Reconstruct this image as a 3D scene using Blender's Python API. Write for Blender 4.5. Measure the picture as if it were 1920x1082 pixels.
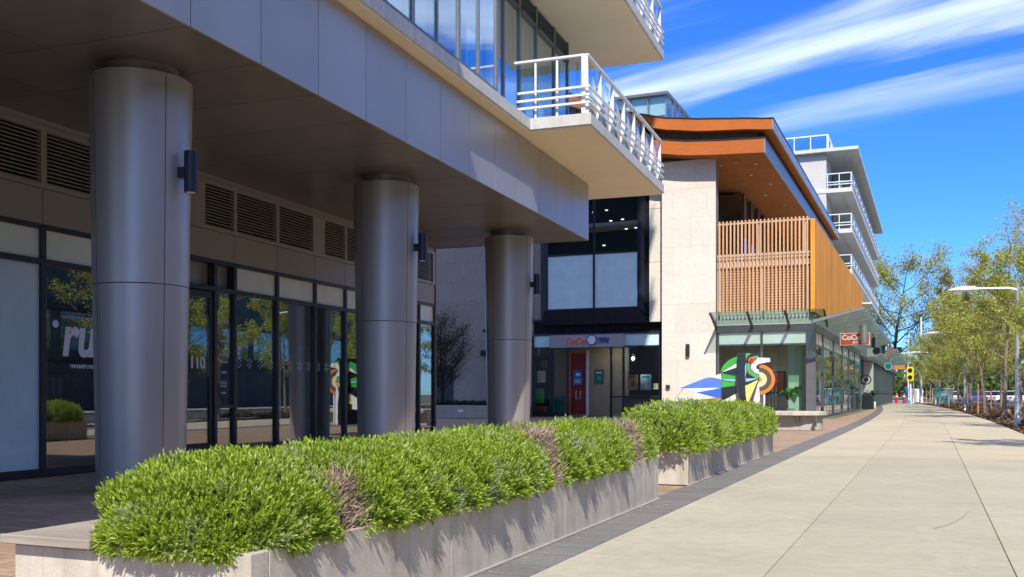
import bpy, bmesh, math, random
import numpy as np
from mathutils import Vector, Matrix

for o in list(bpy.data.objects):
    bpy.data.objects.remove(o, do_unlink=True)
scene = bpy.context.scene
COL = scene.collection
R = math.radians
random.seed(7)

# ------------------------------------------------------------------ camera
CAM_H = 1.15
FPX = 1840.0            # focal length in photograph pixels (1920 wide)
cam_d = bpy.data.cameras.new('camera')
cam_d.sensor_width = 36.0
cam_d.lens = 36.0 * FPX / 1920.0
cam_d.shift_y = (739 - 541) / 1920.0
cam_d.clip_start = 0.05
cam_d.clip_end = 3000
cam = bpy.data.objects.new('camera', cam_d)
cam.location = (0, 0, CAM_H)
cam.rotation_euler = (R(90), 0, 0)
COL.objects.link(cam)
scene.camera = cam

# ------------------------------------------------------------------ light
SUN_EL = 47.0
SUN_DIR = Vector((-math.sin(R(3.0)) * math.cos(R(SUN_EL)), -math.cos(R(3.0)) * math.cos(R(SUN_EL)), math.sin(R(SUN_EL))))
sd = bpy.data.lights.new('sun', 'SUN')
sd.energy = 2.75
sd.angle = R(0.53)
sd.color = (1.0, 0.94, 0.84)
sun = bpy.data.objects.new('sun', sd)
sun.rotation_euler = SUN_DIR.to_track_quat('Z', 'Y').to_euler()
sun.location = (0, -10, 60)
COL.objects.link(sun)

world = bpy.data.worlds.new('World')
scene.world = world
world.use_nodes = True
wt = world.node_tree
wt.nodes.clear()
def wn(t, **kw):
    n = wt.nodes.new(t)
    for k, v in kw.items():
        setattr(n, k, v)
    return n
def wm(op, a, b=None, c=None):
    n = wt.nodes.new('ShaderNodeMath'); n.operation = op
    for i, x in enumerate((a, b, c)):
        if x is None: continue
        if isinstance(x, (int, float)): n.inputs[i].default_value = x
        else: wt.links.new(x, n.inputs[i])
    return n.outputs[0]
sky = wn('ShaderNodeTexSky', sky_type='NISHITA')
sky.sun_disc = False
sky.sun_elevation = R(SUN_EL)
sky.sun_rotation = math.atan2(SUN_DIR.x, SUN_DIR.y)
sky.air_density = 1.0
sky.dust_density = 0.1
sky.ozone_density = 2.0
sky.altitude = 0
hs = wn('ShaderNodeHueSaturation')
hs.inputs['Saturation'].default_value = 1.22
hs.inputs['Value'].default_value = 1.0
wt.links.new(sky.outputs[0], hs.inputs['Color'])
tc = wn('ShaderNodeTexCoord')
sep = wn('ShaderNodeSeparateXYZ')
wt.links.new(tc.outputs['Generated'], sep.inputs[0])
zz = wm('ADD', wm('MAXIMUM', sep.outputs[2], 0.0), 0.02)
pxn = wm('DIVIDE', sep.outputs[0], zz)
pyn = wm('DIVIDE', sep.outputs[1], zz)
e1 = wm('SUBTRACT', wm('MULTIPLY', pxn, 0.72), wm('MULTIPLY', pyn, 0.69))
e2 = wm('ADD', wm('MULTIPLY', pxn, 0.69), wm('MULTIPLY', pyn, 0.72))
comb = wn('ShaderNodeCombineXYZ')
wt.links.new(wm('MULTIPLY', e1, 0.42), comb.inputs[0])
wt.links.new(wm('MULTIPLY', e2, 2.0), comb.inputs[1])
def wnoise(scale, detail, rough, dist, vec):
    n = wn('ShaderNodeTexNoise')
    n.inputs['Scale'].default_value = scale
    n.inputs['Detail'].default_value = detail
    n.inputs['Roughness'].default_value = rough
    n.inputs['Distortion'].default_value = dist
    wt.links.new(vec, n.inputs['Vector'])
    return n.outputs['Fac']
n1 = wnoise(1.6, 7, 0.55, 0.55, comb.outputs[0])
n2 = wnoise(5.0, 5, 0.5, 0.3, comb.outputs[0])
# long streaks of cirrus lying side by side, thinning out away from each streak's axis
wob = wm('ADD', e2, wm('MULTIPLY', wm('SUBTRACT', n1, 0.5), 0.62))
ph = wm('MULTIPLY', wm('SUBTRACT', wob, 2.46), 2 * math.pi / 0.66)
streak = wm('MULTIPLY_ADD', wm('COSINE', ph), 0.5, 0.5)
fade = wn('ShaderNodeMapRange'); fade.interpolation_type = 'SMOOTHSTEP'
wt.links.new(e2, fade.inputs[0])
fade.inputs[1].default_value = 2.6; fade.inputs[2].default_value = 3.45
fade.inputs[3].default_value = 1.0; fade.inputs[4].default_value = 0.0
dens = wm('ADD', wm('MULTIPLY', streak, 0.80), wm('MULTIPLY', n2, 0.55))
mr = wn('ShaderNodeMapRange'); mr.interpolation_type = 'SMOOTHSTEP'
wt.links.new(dens, mr.inputs[0])
mr.inputs[1].default_value = 0.32; mr.inputs[2].default_value = 1.50
cl = wm('MULTIPLY', wm('MULTIPLY', mr.outputs[0], fade.outputs[0]), 0.82)
mix = wn('ShaderNodeMix', data_type='RGBA')
wt.links.new(cl, mix.inputs['Factor'])
tint = wn('ShaderNodeMix', data_type='RGBA', blend_type='MULTIPLY')
tint.inputs['Factor'].default_value = 1.0
wt.links.new(hs.outputs[0], tint.inputs['A'])
tint.inputs['B'].default_value = (0.18, 0.37, 0.76, 1)
wt.links.new(tint.outputs['Result'], mix.inputs['A'])
mix.inputs['B'].default_value = (4.3, 4.75, 5.5, 1)
bg = wn('ShaderNodeBackground')
bg.inputs['Strength'].default_value = 0.15
wt.links.new(mix.outputs['Result'], bg.inputs['Color'])
wo = wn('ShaderNodeOutputWorld')
wt.links.new(bg.outputs[0], wo.inputs[0])

vs = scene.view_settings
vs.view_transform = 'Standard'
vs.look = 'None'
vs.exposure = 1.04
vs.gamma = 1.0
scene.cycles.use_denoising = True
scene.cycles.max_bounces = 10
scene.cycles.transparent_max_bounces = 24
scene.cycles.caustics_reflective = False
scene.cycles.caustics_refractive = False

# ------------------------------------------------------------------ frames
class Fr:
    """a local ground frame: a runs along the street, b to its right"""
    def __init__(s, ox, oy, deg):
        s.o = Vector((ox, oy, 0)); t = R(deg)
        s.u = Vector((math.sin(t), math.cos(t), 0)); s.n = Vector((math.cos(t), -math.sin(t), 0))
    def P(s, a, b, z=0.0):
        return s.o + s.u * a + s.n * b + Vector((0, 0, z))
    def a_at(s, px, b):      # distance along at which the line b = const meets the sight line px
        k = (px - 960) / FPX; p = s.o + s.n * b
        return (k * p.y - p.x) / (s.u.x - k * s.u.y)
    def b_at(s, px, a):
        k = (px - 960) / FPX; p = s.o + s.u * a
        return (k * p.y - p.x) / (s.n.x - k * s.n.y)
    def z_at(s, py, a, b):
        return CAM_H + (739 - py) / FPX * s.P(a, b).y
L = Fr(-6.6, 13.7, 20.3)        # office building on the left, a = 0 at a mullion, b = 0 in the shopfront plane
S = Fr(0, 0, 23.1)              # the street and the buildings further on
PF = Fr(-1.108, 4.16, 22.3)     # the planters
def bend(a):
    return -0.0004 * (a - 30) ** 2 if a > 30 else 0.0

# ------------------------------------------------------------------ materials
MATS = {}
def newmat(name):
    m = bpy.data.materials.new(name); m.use_nodes = True
    t = m.node_tree
    b = t.nodes['Principled BSDF']
    MATS[name] = m
    return m, t, b
def lnk(t, a, b): t.links.new(a, b)
def coords(t, kind='Object', scale=(1, 1, 1), rot=(0, 0, 0)):
    tc = t.nodes.new('ShaderNodeTexCoord'); mp = t.nodes.new('ShaderNodeMapping')
    mp.inputs['Scale'].default_value = scale; mp.inputs['Rotation'].default_value = rot
    lnk(t, tc.outputs[kind], mp.inputs[0])
    return mp.outputs[0]
def geo_pos(t, scale=(1, 1, 1), rot=(0, 0, 0)):
    g = t.nodes.new('ShaderNodeNewGeometry'); mp = t.nodes.new('ShaderNodeMapping')
    mp.inputs['Scale'].default_value = scale; mp.inputs['Rotation'].default_value = rot
    lnk(t, g.outputs['Position'], mp.inputs[0])
    return mp.outputs[0]
def noise(t, vec, scale, detail=4, rough=0.55, dist=0.0):
    n = t.nodes.new('ShaderNodeTexNoise')
    n.inputs['Scale'].default_value = scale; n.inputs['Detail'].default_value = detail
    n.inputs['Roughness'].default_value = rough; n.inputs['Distortion'].default_value = dist
    lnk(t, vec, n.inputs['Vector'])
    return n.outputs['Fac']
def ramp(t, fac, stops):
    r = t.nodes.new('ShaderNodeValToRGB')
    e = r.color_ramp.elements
    while len(e) > 1: e.remove(e[0])
    e[0].position = stops[0][0]; e[0].color = (*stops[0][1], 1)
    for p, c in stops[1:]:
        x = e.new(p); x.color = (*c, 1)
    lnk(t, fac, r.inputs[0])
    return r.outputs[0]
def mixc(t, fac, a, b, mode='MIX'):
    m = t.nodes.new('ShaderNodeMix'); m.data_type = 'RGBA'; m.blend_type = mode
    for key, x in (('Factor', fac), ('A', a), ('B', b)):
        if isinstance(x, (int, float)): m.inputs[key].default_value = x
        elif isinstance(x, tuple): m.inputs[key].default_value = (*x, 1)
        else: lnk(t, x, m.inputs[key])
    return m.outputs['Result']
def math_(t, op, a, b=None, clamp=False):
    n = t.nodes.new('ShaderNodeMath'); n.operation = op; n.use_clamp = clamp
    for i, x in enumerate((a, b)):
        if x is None: continue
        if isinstance(x, (int, float)): n.inputs[i].default_value = x
        else: lnk(t, x, n.inputs[i])
    return n.outputs[0]
def bump(t, b, h, strength=0.3, dist=0.02):
    n = t.nodes.new('ShaderNodeBump')
    n.inputs['Strength'].default_value = strength; n.inputs['Distance'].default_value = dist
    lnk(t, h, n.inputs['Height']); lnk(t, n.outputs[0], b.inputs['Normal'])
def obj_rand(t):
    return t.nodes.new('ShaderNodeObjectInfo').outputs['Random']
def isl_rand(t):
    return t.nodes.new('ShaderNodeNewGeometry').outputs['Random Per Island']

def plain(name, col, rough=0.5, metal=0.0, var=0.08, nscale=3.0, bmp=0.0, coat=0.0, spec=0.5):
    m, t, b = newmat(name)
    v = geo_pos(t)
    n = noise(t, v, nscale, 5)
    lo = tuple(c * (1 - var) for c in col); hi = tuple(min(1, c * (1 + var)) for c in col)
    c = ramp(t, n, [(0.3, lo), (0.7, hi)])
    r = obj_rand(t)
    c = mixc(t, 1.0, c, ramp(t, r, [(0, (0.95,) * 3), (1, (1.05,) * 3)]), 'MULTIPLY')
    lnk(t, c, b.inputs['Base Color'])
    b.inputs['Roughness'].default_value = rough; b.inputs['Metallic'].default_value = metal
    b.inputs['Specular IOR Level'].default_value = spec
    if coat: b.inputs['Coat Weight'].default_value = coat
    if bmp: bump(t, b, noise(t, v, 60, 3), bmp, 0.01)
    return m

def concrete(name, col, stain=0.18, streak=0.0, rough=0.85, objvar=0.04):
    m, t, b = newmat(name)
    v = geo_pos(t)
    n1 = noise(t, v, 0.55, 6, 0.6); n2 = noise(t, v, 7, 6, 0.65); n3 = noise(t, v, 90, 3, 0.6)
    c = ramp(t, n1, [(0.3, tuple(x * (1 - stain) for x in col)), (0.55, col), (0.8, tuple(min(1, x * (1 + stain * .5)) for x in col))])
    c = mixc(t, 1.0, c, ramp(t, n2, [(0.25, (0.86, 0.86, 0.86)), (0.7, (1.06, 1.05, 1.04))]), 'MULTIPLY')
    c = mixc(t, 1.0, c, ramp(t, n3, [(0.3, (0.90, 0.90, 0.90)), (0.7, (1.06, 1.06, 1.06))]), 'MULTIPLY')
    if streak:
        vs_ = geo_pos(t, (5, 5, 0.35))
        s = noise(t, vs_, 1.3, 4, 0.6)
        c = mixc(t, streak, c, ramp(t, s, [(0.45, (1, 1, 1)), (0.68, (0.62, 0.58, 0.5))]), 'MULTIPLY')
    r = obj_rand(t)
    c = mixc(t, 1.0, c, ramp(t, r, [(0, (1 - objvar,) * 3), (1, (1 + objvar,) * 3)]), 'MULTIPLY')
    lnk(t, c, b.inputs['Base Color'])
    b.inputs['Roughness'].default_value = rough
    b.inputs['Specular IOR Level'].default_value = 0.3
    bump(t, b, math_(t, 'ADD', n2, n3), 0.25, 0.006)
    return m

concrete('walk_concrete', (0.50, 0.455, 0.335), 0.13, objvar=.06)
concrete('walk_concrete_warm', (0.57, 0.495, 0.345), 0.12, objvar=.05)
# broom-swept streaks and small dark spots on the walk
for nm in ('walk_concrete', 'walk_concrete_warm'):
    t = MATS[nm].node_tree; b = t.nodes['Principled BSDF']
    src = b.inputs['Base Color'].links[0].from_socket
    vv = geo_pos(t, (1, 1, 1), (0, 0, R(23.1)))
    mp = t.nodes.new('ShaderNodeMapping'); mp.inputs['Scale'].default_value = (0.7, 9, 1); lnk(t, vv, mp.inputs[0])
    s = noise(t, mp.outputs[0], 1.6, 6, 0.65)
    c = mixc(t, 0.75, src, ramp(t, s, [(0.3, (0.86, 0.86, 0.87)), (0.7, (1.05, 1.04, 1.02))]), 'MULTIPLY')
    vo = t.nodes.new('ShaderNodeTexVoronoi'); vo.inputs['Scale'].default_value = 1.1; lnk(t, geo_pos(t), vo.inputs['Vector'])
    c = mixc(t, 1.0, c, ramp(t, vo.outputs['Distance'], [(0.0, (0.42, 0.39, 0.36)), (0.018, (0.5, 0.47, 0.44)), (0.024, (1, 1, 1))]), 'MULTIPLY')
    lnk(t, c, b.inputs['Base Color'])
concrete('planter_concrete', (0.60, 0.55, 0.46), 0.16, 0.55)
concrete('bench_concrete', (0.50, 0.48, 0.43), 0.12, 0.25)
concrete('path_concrete', (0.40, 0.37, 0.33), 0.12)
concrete('asphalt', (0.10, 0.095, 0.095), 0.2)
concrete('slab_edge', (0.62, 0.62, 0.60), 0.10, 0.35)
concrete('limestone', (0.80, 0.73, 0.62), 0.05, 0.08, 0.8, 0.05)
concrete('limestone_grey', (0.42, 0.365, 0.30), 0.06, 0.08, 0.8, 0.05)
concrete('ground_soil', (0.16, 0.13, 0.10), 0.3)
concrete('pale_render', (0.66, 0.63, 0.58), 0.06)
concrete('white_slab', (0.70, 0.69, 0.66), 0.06, 0.15)
plain('cream_soffit', (0.90, 0.80, 0.60), 0.75, var=0.04, nscale=0.8)
plain('bronze_panel', (0.36, 0.335, 0.30), 0.42, 0.2, var=0.05, nscale=0.7)
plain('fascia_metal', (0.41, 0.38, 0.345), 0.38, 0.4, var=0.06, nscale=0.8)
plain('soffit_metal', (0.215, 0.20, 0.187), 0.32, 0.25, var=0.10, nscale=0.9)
plain('column_metal', (0.42, 0.40, 0.38), 0.38, 0.45, var=0.05, nscale=1.0)
plain('dark_frame', (0.045, 0.047, 0.052), 0.38, 0.3)
plain('grey_frame', (0.15, 0.155, 0.16), 0.4, 0.3)
plain('steel_grey', (0.26, 0.27, 0.27), 0.42, 0.4)
plain('black_metal', (0.012, 0.013, 0.018), 0.38, 0.1)
plain('navy_metal', (0.020, 0.026, 0.040), 0.4, 0.2)
plain('white_paint', (0.80, 0.80, 0.79), 0.4, var=0.03)
plain('white_plastic', (0.82, 0.82, 0.82), 0.45, var=0.02)
plain('galvanised', (0.50, 0.52, 0.53), 0.42, 0.55, var=0.1)
plain('blind_cream', (0.62, 0.60, 0.50), 0.8, var=0.03)
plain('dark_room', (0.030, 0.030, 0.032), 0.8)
plain('dark_joint', (0.02, 0.02, 0.02), 0.9)
plain('grey_joint', (0.22, 0.2, 0.17), 0.95)
plain('room_wall', (0.55, 0.50, 0.42), 0.8)
plain('room_floor', (0.18, 0.16, 0.14), 0.5)
plain('red_door', (0.30, 0.02, 0.02), 0.5)
plain('sign_red', (0.90, 0.085, 0.03), 0.45, var=0.02)
plain('sign_white', (0.85, 0.85, 0.85), 0.5, var=0.02)
plain('sign_blue', (0.03, 0.08, 0.36), 0.5, var=0.02)
plain('sign_teal', (0.01, 0.20, 0.19), 0.5, var=0.02)
plain('sign_grey', (0.40, 0.385, 0.38), 0.55, var=0.02)
plain('poster_blue', (0.05, 0.16, 0.36), 0.6, var=0.3, nscale=9)
plain('poster_green', (0.0, 0.17, 0.10), 0.6, var=0.3, nscale=9)
plain('poster_orange', (0.55, 0.19, 0.06), 0.6, var=0.3, nscale=9)
plain('poster_pale', (0.35, 0.52, 0.55), 0.6, var=0.3, nscale=9)
plain('signal_yellow', (0.85, 0.66, 0.01), 0.45, var=0.03)
plain('bollard_red', (0.50, 0.02, 0.03), 0.4)
plain('post_blue', (0.03, 0.22, 0.50), 0.4)
plain('kiosk_teal', (0.08, 0.42, 0.38), 0.5)
plain('cone_orange', (0.85, 0.22, 0.03), 0.5)
plain('crate_yellow', (0.85, 0.42, 0.02), 0.5)
plain('tyre', (0.02, 0.02, 0.02), 0.8)
plain('paint_black', (0.012, 0.012, 0.014), 0.25, coat=0.4)
plain('paint_sculpt_white', (0.82, 0.82, 0.80), 0.35, var=0.02)
plain('paint_green', (0.05, 0.40, 0.06), 0.35, var=0.05)
plain('paint_leafgreen', (0.10, 0.42, 0.13), 0.35, var=0.05)
plain('paint_blue', (0.05, 0.14, 0.62), 0.35, var=0.05)
plain('paint_skyblue', (0.10, 0.22, 0.66), 0.35, var=0.05)
plain('paint_paleblue', (0.32, 0.55, 0.80), 0.35, var=0.05)
plain('paint_rust', (0.48, 0.12, 0.05), 0.4, var=0.1)
plain('paint_orange', (0.76, 0.22, 0.03), 0.35, var=0.05)
plain('paint_brown', (0.11, 0.075, 0.055), 0.4, var=0.05)
plain('paint_cream', (0.80, 0.66, 0.36), 0.35, var=0.05)
plain('paint_yellow', (0.80, 0.70, 0.20), 0.35, var=0.05)
plain('paint_red', (0.72, 0.02, 0.01), 0.35, var=0.05)
plain('pale_green', (0.52, 0.66, 0.50), 0.5)
plain('green_cloth', (0.01, 0.20, 0.12), 0.7)
plain('terracotta_louver', (0.66, 0.46, 0.34), 0.6)
plain('scuff', (0.38, 0.35, 0.27), 0.9)
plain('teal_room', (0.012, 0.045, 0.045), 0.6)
plain('far_brown', (0.16, 0.10, 0.075), 0.8, var=0.2)
plain('far_orange', (0.50, 0.20, 0.06), 0.8)
plain('far_teal', (0.055, 0.08, 0.085), 0.5, 0.1, var=0.3, nscale=0.4)

def wood(name, c1, c2, axis='z', rough=0.75, board=0.0):
    m, t, b = newmat(name)
    sc = {'z': (9, 9, 0.5), 'x': (0.5, 9, 9), 'h': (1.2, 1.2, 14)}[axis]
    v = geo_pos(t, sc)
    n = noise(t, v, 2.0, 6, 0.6, 0.6); n2 = noise(t, geo_pos(t), 0.5, 3)
    c = ramp(t, n, [(0.25, c1), (0.75, c2)])
    c = mixc(t, 0.8, c, ramp(t, n2, [(0.3, (0.88, 0.86, 0.84)), (0.7, (1.06, 1.05, 1.05))]), 'MULTIPLY')
    r = obj_rand(t)
    c = mixc(t, 1.0, c, ramp(t, r, [(0, (0.88, 0.86, 0.84)), (1, (1.10, 1.09, 1.07))]), 'MULTIPLY')
    lnk(t, c, b.inputs['Base Color']); b.inputs['Roughness'].default_value = rough; b.inputs['Specular IOR Level'].default_value = 0.12
    bump(t, b, n, 0.12, 0.005)
    return m
wood('cedar', (0.84, 0.33, 0.045), (0.94, 0.43, 0.08), 'z')
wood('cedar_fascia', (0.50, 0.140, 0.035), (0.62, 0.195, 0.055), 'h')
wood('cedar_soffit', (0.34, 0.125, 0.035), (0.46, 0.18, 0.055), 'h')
wood('slat_wood', (0.64, 0.33, 0.15), (0.78, 0.47, 0.26), 'z')
wood('grey_wood', (0.25, 0.22, 0.185), (0.44, 0.39, 0.33), 'h', 0.8)
wood('stake_wood', (0.42, 0.24, 0.12), (0.56, 0.34, 0.18), 'z', 0.8)
wood('bark_grey', (0.16, 0.135, 0.11), (0.34, 0.30, 0.25), 'z', 0.9)
wood('bark_dark', (0.035, 0.028, 0.024), (0.075, 0.06, 0.05), 'z', 0.9)
wood('twig_brown', (0.11, 0.065, 0.04), (0.24, 0.15, 0.095), 'z', 0.9)

def glass(name, tint, f0=0.07, gain=0.9, wave=0.0, rough=0.0, refl=(0.95, 0.97, 1.0)):
    m, t, b = newmat(name)
    t.nodes.remove(b)
    out = t.nodes['Material Output']
    lw = t.nodes.new('ShaderNodeLayerWeight'); lw.inputs['Blend'].default_value = 0.5
    fac = math_(t, 'ADD', math_(t, 'MULTIPLY', math_(t, 'POWER', lw.outputs['Facing'], 3.6), gain), f0, True)
    tr = t.nodes.new('ShaderNodeBsdfTransparent'); tr.inputs[0].default_value = (*tint, 1)
    gl = t.nodes.new('ShaderNodeBsdfGlossy'); gl.inputs[0].default_value = (*refl, 1); gl.inputs['Roughness'].default_value = rough
    if wave:
        bn = t.nodes.new('ShaderNodeBump'); bn.inputs['Strength'].default_value = wave; bn.inputs['Distance'].default_value = 0.02
        lnk(t, noise(t, geo_pos(t), 1.1, 2), bn.inputs['Height']); lnk(t, bn.outputs[0], gl.inputs['Normal'])
    mx = t.nodes.new('ShaderNodeMixShader')
    lnk(t, fac, mx.inputs[0]); lnk(t, tr.outputs[0], mx.inputs[1]); lnk(t, gl.outputs[0], mx.inputs[2])
    lnk(t, mx.outputs[0], out.inputs[0])
    return m
glass('shop_glass', (0.70, 0.75, 0.73), 0.20, 0.85, 0.012)
glass('clear_glass', (0.86, 0.92, 0.90), 0.05, 0.8)
glass('upper_glass', (0.92, 0.97, 0.98), 0.20, 0.9, 0.03, 0.0, (0.80, 0.92, 1.0))
glass('rail_glass', (0.80, 0.90, 0.90), 0.06, 0.6)
glass('green_glass', (0.74, 0.87, 0.82), 0.12, 0.6)

def frosted(name, col, rough=0.25):
    m, t, b = newmat(name)
    n = noise(t, geo_pos(t), 1.8, 4); n2 = noise(t, geo_pos(t), 26, 5, 0.7)
    c = ramp(t, n, [(0.3, tuple(x * .93 for x in col)), (0.7, tuple(x * 1.05 for x in col))])
    c = mixc(t, 0.5, c, ramp(t, n2, [(0.3, (0.92,) * 3), (0.7, (1.05,) * 3)]), 'MULTIPLY')
    lnk(t, c, b.inputs['Base Color']); b.inputs['Roughness'].default_value = 0.45
    b.inputs['Coat Weight'].default_value = 0.45; b.inputs['Coat Roughness'].default_value = 0.03; b.inputs['Coat IOR'].default_value = 1.45
    return m
frosted('frosted_green', (0.86, 0.95, 0.84))
frosted('frosted_blue', (0.66, 0.86, 0.86))

def emit(name, col, s):
    m, t, b = newmat(name)
    b.inputs['Base Color'].default_value = (*col, 1)
    b.inputs['Emission Color'].default_value = (*col, 1); b.inputs['Emission Strength'].default_value = s
    return m
emit('lamp_warm', (1.0, 0.82, 0.55), 9.0)
emit('lamp_white', (1.0, 0.93, 0.80), 30.0)
emit('lamp_dim', (1.0, 0.93, 0.80), 2.2)

def leafmat(name, stops, trans=0.35, rough=0.5, patch=None):
    m, t, b = newmat(name)
    c = ramp(t, isl_rand(t), stops)
    if patch:
        n = noise(t, geo_pos(t), 3.4, 5, 0.7)
        c = mixc(t, ramp(t, n, [(0.52, (0, 0, 0)), (0.68, (0.8, 0.8, 0.8))]), c, patch)
    lnk(t, c, b.inputs['Base Color']); b.inputs['Roughness'].default_value = rough
    b.inputs['Specular IOR Level'].default_value = 0.35
    tr = t.nodes.new('ShaderNodeBsdfTranslucent'); lnk(t, c, tr.inputs[0])
    mx = t.nodes.new('ShaderNodeMixShader'); mx.inputs[0].default_value = trans
    lnk(t, b.outputs[0], mx.inputs[1]); lnk(t, tr.outputs[0], mx.inputs[2])
    lnk(t, mx.outputs[0], t.nodes['Material Output'].inputs[0])
    return m
leafmat('shrub_leaf', [(0, (0.15, 0.235, 0.018)), (0.4, (0.305, 0.44, 0.028)), (0.8, (0.43, 0.55, 0.05)), (1, (0.53, 0.59, 0.19))], 0.3, 0.45, (0.44, 0.49, 0.34))
leafmat('dry_leaf', [(0, (0.15, 0.095, 0.06)), (0.4, (0.36, 0.26, 0.18)), (1, (0.66, 0.54, 0.42))], 0.2, 0.7)
leafmat('spring_leaf', [(0, (0.31, 0.35, 0.05)), (0.5, (0.49, 0.53, 0.10)), (1, (0.66, 0.67, 0.22))], 0.5, 0.5)
leafmat('olive_leaf', [(0, (0.27, 0.28, 0.05)), (0.5, (0.43, 0.44, 0.10)), (1, (0.58, 0.57, 0.19))], 0.45, 0.5)
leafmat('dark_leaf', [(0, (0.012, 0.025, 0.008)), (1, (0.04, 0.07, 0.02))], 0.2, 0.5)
leafmat('house_leaf', [(0, (0.05, 0.22, 0.02)), (1, (0.12, 0.36, 0.04))], 0.3, 0.35)
leafmat('far_leaf', [(0, (0.045, 0.085, 0.018)), (1, (0.12, 0.18, 0.035))], 0.3, 0.6)
leafmat('mulch', [(0, (0.06, 0.035, 0.022)), (0.6, (0.14, 0.08, 0.05)), (1, (0.26, 0.17, 0.11))], 0.0, 0.9)

def pavermat(name, stops):
    m, t, b = newmat(name)
    n = noise(t, geo_pos(t), 30, 4); n2 = noise(t, geo_pos(t), 1.1, 3)
    c = ramp(t, obj_rand(t), stops)
    c = mixc(t, 1.0, c, ramp(t, n, [(0.3, (0.85,) * 3), (0.7, (1.1,) * 3)]), 'MULTIPLY')
    c = mixc(t, 1.0, c, ramp(t, n2, [(0.3, (0.9,) * 3), (0.7, (1.07,) * 3)]), 'MULTIPLY')
    lnk(t, c, b.inputs['Base Color']); b.inputs['Roughness'].default_value = 0.85
    bump(t, b, n, 0.2, 0.004)
pavermat('paver_tan', [(0, (0.34, 0.22, 0.13)), (0.5, (0.42, 0.28, 0.17)), (1, (0.48, 0.34, 0.22))])
pavermat('paver_grey', [(0, (0.165, 0.152, 0.138)), (0.5, (0.18, 0.166, 0.15)), (1, (0.20, 0.184, 0.166))])
def brickmat(name, c1, c2, mortar, bw, bh, rot):
    m, t, b = newmat(name)
    v = geo_pos(t, (1, 1, 1), (0, 0, rot))
    br = t.nodes.new('ShaderNodeTexBrick'); lnk(t, v, br.inputs['Vector'])
    br.inputs['Color1'].default_value = (*c1, 1); br.inputs['Color2'].default_value = (*c2, 1); br.inputs['Mortar'].default_value = (*mortar, 1)
    br.inputs['Scale'].default_value = 1.0; br.inputs['Brick Width'].default_value = bw; br.inputs['Row Height'].default_value = bh
    br.inputs['Mortar Size'].default_value = 0.005
    n2 = noise(t, geo_pos(t), 0.8, 4)
    c = mixc(t, 1.0, br.outputs['Color'], ramp(t, n2, [(0.3, (0.86,) * 3), (0.7, (1.08,) * 3)]), 'MULTIPLY')
    lnk(t, c, b.inputs['Base Color']); b.inputs['Roughness'].default_value = 0.88
brickmat('plaza_brick', (0.34, 0.22, 0.13), (0.46, 0.32, 0.20), (0.18, 0.14, 0.10), 0.30, 0.10, R(23.1))

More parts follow.
